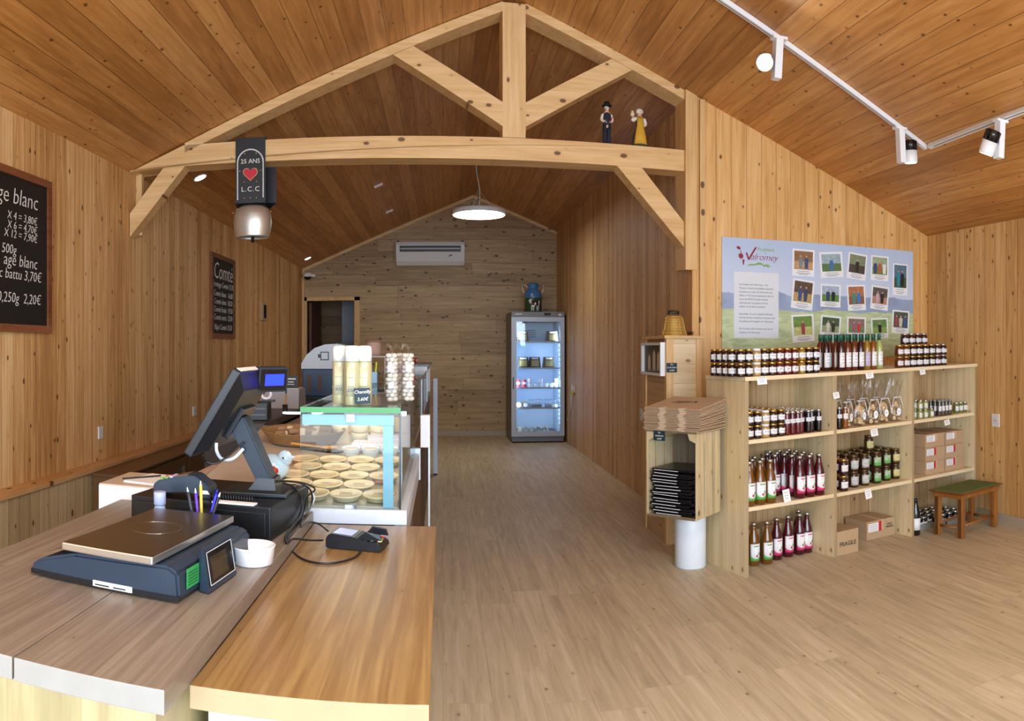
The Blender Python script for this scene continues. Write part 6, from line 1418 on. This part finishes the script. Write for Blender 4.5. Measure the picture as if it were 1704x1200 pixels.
V = [(0, 0, .13), (0, 0, .165), (0, 0, .198), (0, 0, .218), (0, -.002, .24), (.024, 0, .192), (.035, .004, .165), (.022, -.008, .145), (-.024, 0, .192), (-.04, -.006, .178), (-.046, -.012, .205), (.012, 0, .1), (.012, 0, .05), (.012, 0, .01), (-.012, 0, .1), (-.012, 0, .05), (-.012, 0, .01)]
Ed = [(0, 1), (1, 2), (2, 3), (3, 4), (2, 5), (5, 6), (6, 7), (2, 8), (8, 9), (9, 10), (0, 11), (11, 12), (12, 13), (0, 14), (14, 15), (15, 16)]
Rr = [(.018, .015), (.016, .013), (.021, .015), .008, (.0135, .0155), .009, .0075, .006, .009, .0075, .006, .011, .009, .008, .011, .009, .008]
skin_mesh('body', V, Ed, Rr, M_skin, wo)
b = MB(); n_ = 36; pf = [(.048, .003), (.045, .03), (.037, .08), (.027, .125), (.02, .142), (.021, .165), (.024, .185), (.02, .203), (.012, .21)]
rings = [b._v([(r * (1 + (.07 * math.sin(9 * k * 2 * PI / n_) if z < .12 else 0)) * math.cos(2 * PI * k / n_), .8 * r * (1 + (.07 * math.sin(9 * k * 2 * PI / n_) if z < .12 else 0)) * math.sin(2 * PI * k / n_), z) for k in range(n_)]) for r, z in pf]
for A2, B2 in zip(rings, rings[1:]):
    for k in range(n_):
        f_ = b.face([A2[k], A2[(k + 1) % n_], B2[(k + 1) % n_], B2[k]]); f_.smooth = True
b.build('patterned_dress', mat('dark_print_cloth', '#4a4238', .9, var=.6, scale=200), wo)
b = MB()
for (z0, r0), (z1, r1) in (((.02, .0475), (.08, .0395)), ((.08, .0395), (.125, .0295)), ((.125, .0295), (.15, .0225)), ((.15, .0225), (.2, .0245))):
    n2 = 10
    for k in range(n2):
        a0 = FA - 1.0 + 2.0 * k / n2; a1 = a0 + 2.0 / n2
        v = b._v([(r0 * math.cos(a0), .82 * r0 * math.sin(a0) - .003, z0), (r0 * math.cos(a1), .82 * r0 * math.sin(a1) - .003, z0), (r1 * math.cos(a1), .82 * r1 * math.sin(a1) - .003, z1), (r1 * math.cos(a0), .82 * r1 * math.sin(a0) - .003, z1)])
        f_ = b.face(v); f_.smooth = True
bmesh.ops.remove_doubles(b.bm, verts=b.bm.verts, dist=.0002); bmesh.ops.solidify(b.bm, geom=list(b.bm.faces), thickness=.0015)
b.build('yellow_apron', M_yelc, wo)
for pts in ([(.024, 0, .196), (.037, .004, .168), (.028, -.006, .15)], [(-.024, 0, .196), (-.041, -.006, .18), (-.045, -.01, .192)]):
    b = MB(); b.tube(smooth(pts, 5), .0125, 10, r2=.009); b.build('sleeve', M_whcl, wo)
for bx_, sg in ((Vector((.022, -.01, .146)), 1), (Vector((-.046, -.014, .207)), -1)):
    b = MB()
    for k in range(4): b.tube([bx_ + Vector((0, -.002, -.003 * k + .004)), bx_ + Vector((-.006 * sg, -.008, -.003 * k + .004))], .0015, 5)
    b.tube([bx_ + Vector((0, 0, .005)), bx_ + Vector((-.004 * sg, -.004, .010))], .0016, 5); b.build('hand', M_skin, wo)
b = MB(); b.ball((0, .006, .243), (.021, .018, .021), 3); b.lathe([(.019, -.003), (.0215, 0), (.019, .003)], 20, M=Matrix.Translation((0, -.006, .243)) @ Matrix.Rotation(PI / 2 - .2, 4, 'X'), cap=False); b.build('white_bonnet', M_whcl, wo)
b = MB(); b.ball((-.005, -.0175, .243), (.0018, .001, .0018), 1); b.ball((.005, -.0175, .243), (.0018, .001, .0018), 1); b.build('eyes', M_black, wo)
b = MB(); b.ball((0, -.0185, .238), (.002, .0035, .003), 1); b.build('nose', M_skin, wo)
b = MB(); b.lathe([(.009, 0), (.013, .01), (.012, .022), (.007, .03), (.010, .036)], 16, M=Matrix.Translation((-.05, -.02, .2))); o = b.build('jug', mat('cream_clay', '#d9c5a5', .6), wo)

# ================================================================== CHALKBOARDS
def chalkboard(label, y0, y1, z0, z1, fw, lines, px_lines=True):
    r = thing('chalkboard', label, 'chalkboard'); x = XL
    b = MB(); b.box((x + .001, y0 + fw, z0 + fw), (x + .014, y1 - fw, z1 - fw)); b.build('board', M_board, r)
    b = MB()
    b.box((x + .001, y0, z0), (x + .026, y1, z0 + fw)); b.box((x + .001, y0, z1 - fw), (x + .026, y1, z1)); b.box((x + .001, y0, z0 + fw), (x + .026, y0 + fw, z1 - fw)); b.box((x + .001, y1 - fw, z0 + fw), (x + .026, y1, z1 - fw))
    b.build('frame', wood('redwood_frame', 'Z', 'Y', .8, '#6d3d22', '#8a5431', '#a16a42', gw=.001, knots=.3), r)
    for s, y, z, size, al in lines:
        text(s, size, M_chalk, r, frame((x + .0145, y, z), (0, 1, 0), (0, 0, 1)), ax=al, shear=.15, name='chalk_writing', bold=-size * .012, ay='BOTTOM_BASELINE')
    return r
def bl(px, py): q = at_x(px, py, XL + .014); return q.y, q.z
L1 = []
for s, px, py, size in (('ge blanc', 63, 351, .135), ('X 4 = 3,80€', 62, 376, .066), ('X 6 = 4,70€', 62, 391, .066), ('X 12 = 7,90€', 62, 405, .066), ('500g', 27, 424, .08), ('age blanc', 62, 449, .1), ('nc battu 3,70€', 69, 471, .085), ('e 0,250g  2,20€', 68, 508, .085)):
    y_, z_ = bl(px, py); L1.append((s, y_, z_, size, 'RIGHT'))
chalkboard('large framed chalkboard with fromage blanc prices, left edge of view', 2.62, 4.03, 1.506, 2.44, .045, L1)
ya, yb = at_x(349, 500, XL).y, at_x(388, 500, XL).y
L2 = []
for s, px, py, size in (('Comté', 370, 466, .25), ('Fromage Comté 13,70', 369, 479, .085), ('Comté doux   16,80', 369, 494, .085), ('Comté demi  18,20', 369, 507, .085), ('Comté fruité  19,50', 369, 520, .085), ('Comté extra  22,00', 369, 533, .085), ('Râpé Comté 15,50', 369, 549, .085)):
    y_, z_ = bl(px, py); L2.append((s, (ya + yb) / 2 + .01, z_, size, 'CENTER'))
chalkboard('tall narrow chalkboard headed Comté in the middle of the left wall', ya, yb, 1.53, 2.41, .05, L2)

# ================================================================== CUPBOARD, CRATE, BAGS
cx0, cx1, cy0, cy1, cz1 = 1.585, 1.855, 5.17, 5.78, 1.487
M_pl = wood('cupboard_planks', 'Z', 'X', .145, '#cfb184', '#dfc79c', '#ecd9b3', gw=.015, knots=1, knotcol='#8b6a42', groove='#8f7448')
M_pls = wood('cupboard_planks_side', 'Z', 'Y', .145, '#a8845a', '#bf9c6f', '#cfae82', gw=.015, knots=1, knotcol='#6b4a2c', groove='#6f5434')
cup = thing('cupboard', 'tall plank-clad wooden cupboard at the corner under the bell basket', 'cupboard')
b = MB(); b.box((cx0 + .012, cy0 + .012, 0), (cx1, cy1, cz1)); k_ = b.build('carcass', [M_pl, M_pls], cup)
for p in k_.data.polygons:
    if abs(p.normal.x) > .5: p.material_index = 1
b = MB(); b.box((cx0, cy0, 0), (cx0 + .055, cy0 + .012, cz1)); b.box((cx0, cy0 + .012, 0), (cx0 + .012, cy0 + .05, cz1)); b.box((cx0, cy1 - .05, 0), (cx0 + .012, cy1, cz1)); b.box((cx1 - .04, cy0, 0), (cx1, cy0 + .012, cz1)); b.build('corner_post', W_beamv, cup)
b = MB(); b.box((cx0 - .02, cy0 - .02, cz1), (cx1 + .01, cy1 + .01, cz1 + .022), bev=.002); b.build('top_board', W_beam, cup)
# picture on its side
pf_ = thing('picture_frame', 'small white deep frame with a cow photograph on the cupboard side', 'picture frame', (0, 0, 0))
pz0, pz1 = 1.215, 1.46
b = MB(); ya, yb = 5.2, 5.74; xx = cx0 - .001
for a, c in (((ya, pz0), (yb, pz0 + .02)), ((ya, pz1 - .02), (yb, pz1)), ((ya, pz0 + .02), (ya + .02, pz1 - .02)), ((yb - .02, pz0 + .02), (yb, pz1 - .02))): b.box((xx - .035, a[0], a[1]), (xx, c[0], c[1]))
b.build('frame', M_white, pf_)
b = MB(); b.box((xx - .01, ya + .02, pz0 + .02), (xx - .001, yb - .02, pz1 - .02)); b.build('photo', mat('cow_photo_ground', '#4e4436', .5, var=.4, scale=30), pf_)
b = MB()
for yy, hh in ((5.33, .15), (5.45, .16), (5.58, .13)):
    b.prism([(xx - .0105, yy - .035, pz0 + .03), (xx - .0105, yy - .01, pz0 + .03), (xx - .0105, yy, pz0 + .06), (xx - .0105, yy + .02, pz0 + .03), (xx - .0105, yy + .04, pz0 + .03), (xx - .0105, yy + .035, pz0 + hh), (xx - .0105, yy, pz0 + hh + .03), (xx - .0105, yy - .035, pz0 + hh)], (-.0008, 0, 0))
b.build('pale_cows', mat('cow_cream', '#c9bba2', .6), pf_)
sg = slate_sign(1101.5, 604, 1120, 620, 5.33, ['Sac', 'La fruitière', '3,40€'], 'small slate tag pinned to the cupboard corner, above the paper bags', 0, .24, az=0)
sg.location = (cx0 + .04, cy0 - .0025, at_y(1111, 612, cy0).z)
# wicker bell
wb_ = at_r(1108, 556, 5.55); wk = thing('wicker_bell', 'golden bell-shaped wicker basket with dark ring on the cupboard', 'basket', (1.70, 5.36, cz1 + .0225))
b = MB(); pf = []
prof_ = [(.098, 0), (.094, .02), (.085, .04), (.08, .06), (.078, .08), (.073, .1), (.07, .12), (.062, .14), (.045, .152), (.0005, .156)]
b.lathe(prof_, 32, cap=False); b.build('bell_shape', mat('gold_wicker', '#b58f45', .45, .3, var=.35, scale=120), wk)
b = MB()
for r, z in prof_[:8]: b.tube([(r * math.cos(k * PI / 12), r * math.sin(k * PI / 12), z + .003) for k in range(24)], .0045, 6, closed=True)
for k in range(8):
    a = k * PI / 4 + .3; b.tube([(r * 1.02 * math.cos(a), r * 1.02 * math.sin(a), z) for r, z in prof_[:9]], .004, 6)
b.build('woven_rib', mat('gold_rib', '#c9a455', .4, .3, var=.3, scale=80), wk)
b = MB(); b.tube([(.042 * math.cos(k * PI / 10), .012 * math.sin(k * PI / 10), .178 + .01 * math.sin(k * PI / 10)) for k in range(20)], .006, 8, closed=True); b.tube([(-.035, 0, .15), (-.04, 0, .178)], .005, 6); b.tube([(.035, 0, .15), (.04, 0, .178)], .005, 6); b.build('ring_handle', M_black, wk)
# white tube
tb = thing('tube_stand', 'white upright tube standing on the floor under the crate', 'tube', (1.585, 4.635, 0))
b = MB(); b.lathe([(.1, 0), (.102, .004), (.102, .368), (.1, .372)], 48); b.build('tube_wall', mat('white_pvc', '#e4ebf4', .35, var=.02), tb)
b = MB(); b.lathe([(.0925, .3725), (.092, .3735)], 48); b.build('end_cap', M_paper, tb)
# crate
CA = -.8378; CM = Matrix.Translation((1.25, 4.512, .3745)) @ Matrix.Rotation(CA, 4, 'Z')
M_cr = wood('weathered_crate', 'Y', 'Z', .3, '#8f7a58', '#b9a57e', '#d2c19c', gw=.001, knots=.8, knotcol='#4d3a26', grain=.6); M_crd = wood('weathered_dark', 'X', 'Z', .12, '#453b30', '#6d6250', '#857a66', gw=.03, knots=.5)
cr = thing('wooden_crate', 'old apple crate on its side on the white tube, open to the front', 'crate', CM.translation, CA)
cwid, cdep, chh = .36, .33, .535
b = MB()
# side slats (right and left), each side three slats along the height
for sx in (0, cwid - .012):
    for k in range(3): b.box((sx, .006 + .11 * k, 0.004), (sx + .012, .094 + .11 * k, chh - .004), bev=.0015)
explode(b.build('side_slat', M_cr, cr), 'side_slat')
b = MB(); b.box((.012, .0, 0.0), (cwid - .012, cdep - .01, .012)); b.build('bottom_board', M_cr, cr)
b = MB(); b.box((.0, .0, chh - .012), (cwid, cdep - .01, chh)); b.build('top_slat', M_cr, cr)
b = MB(); b.box((.012, cdep - .01, 0), (cwid - .012, cdep, chh)); b.build('back_boards', M_crd, cr)
b = MB()
for x, z in ((.012, chh - .012), (cwid - .012, chh - .012)):
    sx = 1 if x < .1 else -1; sz = 1 if z < .1 else -1; b.prism([(x, .006, z), (x + sx * .055, .006, z), (x + sx * .04, .006, z + sz * .04), (x, .006, z + sz * .055)], (0, .3, 0))
b.build('corner_block', M_cr, cr)
sg = slate_sign(1088, 717, 1110, 733, 4.6, ['Sac', 'isotherme', '6,00€'], 'small slate tag on the top edge of the crate', 0, .24, az=CA)
sg.location = CM @ Vector((.1, -.003, chh - .035))
# kraft bags on the crate
M_kraft = mat('kraft_paper', '#c3a788', .85, var=.04, scale=10)
kb = thing('paper_bag', 'x', 'bag')
b = MB(); hx, hy = .2, .17
b.hexa([(-hx, -hy, 0), (hx, -hy, 0), (hx, hy, .001), (-hx, hy, .001), (-hx, -hy, .004), (hx, -hy, .004), (hx, hy, .0055), (-hx, hy, .0055)]); b.build('folded_sheet', M_kraft, kb)
b = MB(); b.box((-.09, -hy - .003, .0005), (-.05, -hy + .03, .0063)); b.box((.05, -hy - .003, .0005), (.09, -hy + .03, .0063)); explode(b.build('handle', mat('kraft_light', '#d6bd9f', .8), kb), 'handle')
kp = Proto(kb); tz = .3745 + chh + .0006
for k in range(18):
    ctr = CM @ Vector((cwid * .5 + random.uniform(-.006, .006) + .01, cdep * .5 + random.uniform(-.006, .006), 0))
    kp.put((ctr.x, ctr.y, tz + .0078 * k + .17 * math.sin(.0085 * k)), 0, f'folded brown paper bag in the stack on the crate, {ORD[k] if k < 17 else "topmost"}{" from the bottom" if k < 17 else " one, with printed emblem"}', 'folded paper bags on the crate', rot=(.0085 * k + 0, 0, CA + random.uniform(-.05, .05)))
ctr = CM @ Vector((cwid * .5 + .01, cdep * .5, 0)); top_bag = [o for o in C.objects if o.get('label', '').endswith('with printed emblem')][0]
b = MB(); zz = .0066
b.prism([(-.09, .02, zz), (-.085, .03, zz), (.03, .035, zz), (.035, .025, zz)], (0, 0, .0004)); b.prism([(-.05, -.03, zz), (-.04, -.03, zz), (.02, .02, zz), (.01, .02, zz)], (0, 0, .0004)); b.prism([(.05, .0, zz), (.07, .02, zz), (.06, .05, zz), (.045, .04, zz)], (0, 0, .0004)); b.prism([(-.1, -.01, zz), (-.03, -.005, zz), (-.03, .002, zz), (-.1, -.003, zz)], (0, 0, .0004))
b.build('printed_emblem', mat('brown_print', '#4a2418', .7), top_bag)
# black bags in the crate
kb = thing('insulated_bag', 'x', 'bag')
b = MB(); b.box((-.142, -.155, 0), (.142, .12, .0165), bev=.006); b.build('folded_bag', mat('black_sheen', '#0d0f15', .3, var=.2), kb)
b = MB(); b.box((-.125, -.158, .006), (.05, -.1555, .009)); b.build('white_piping', M_paper, kb)
kp = Proto(kb)
for k in range(15):
    c_ = CM @ Vector((cwid * .5 + random.uniform(-.012, .012), cdep * .5 + random.uniform(-.012, .006), 0))
    kp.put((c_.x, c_.y, .3745 + .0128 + .0192 * k), 0, f'folded black insulated bag in the crate, {ORD[k] if k < 14 else "topmost"}{" from the bottom" if k < 14 else " one, crumpled"}', 'black bags in the crate', rot=(random.uniform(-.01, .01), random.uniform(-.02, .02), CA + random.uniform(-.06, .06)))

# ================================================================== LAST TOUCHES: separate pieces become parts of their own
SPLIT = {'foot': 'foot', 'privacy_shield': 'privacy_shield', 'chrome_clip': 'chrome_clip', 'keypad': 'key', 'corner_post': 'corner_post', 'corner_block': 'corner_block',
         'brass_studs': 'brass_stud', 'rivet': 'rivet', 'bracket': 'bracket', 'slot': 'slot', 'slatted_front': 'slat', 'eyes': 'eye', 'spout': 'spout', 'brand_badge': 'brand_badge', 'cooling_slots': 'cooling_slot', 'panel_blade': 'panel_blade', 'pale_cows': 'pale_cow', 'air_vent': 'vent_slot', 'raised_frame': 'raised_frame'}
for o in list(C.objects):
    if o.type != 'MESH' or o.parent is None or o.data.users > 1: continue
    k = o.name.split('.')[0]
    if k in SPLIT and len(o.data.vertices) < 1500: explode(o, SPLIT[k])
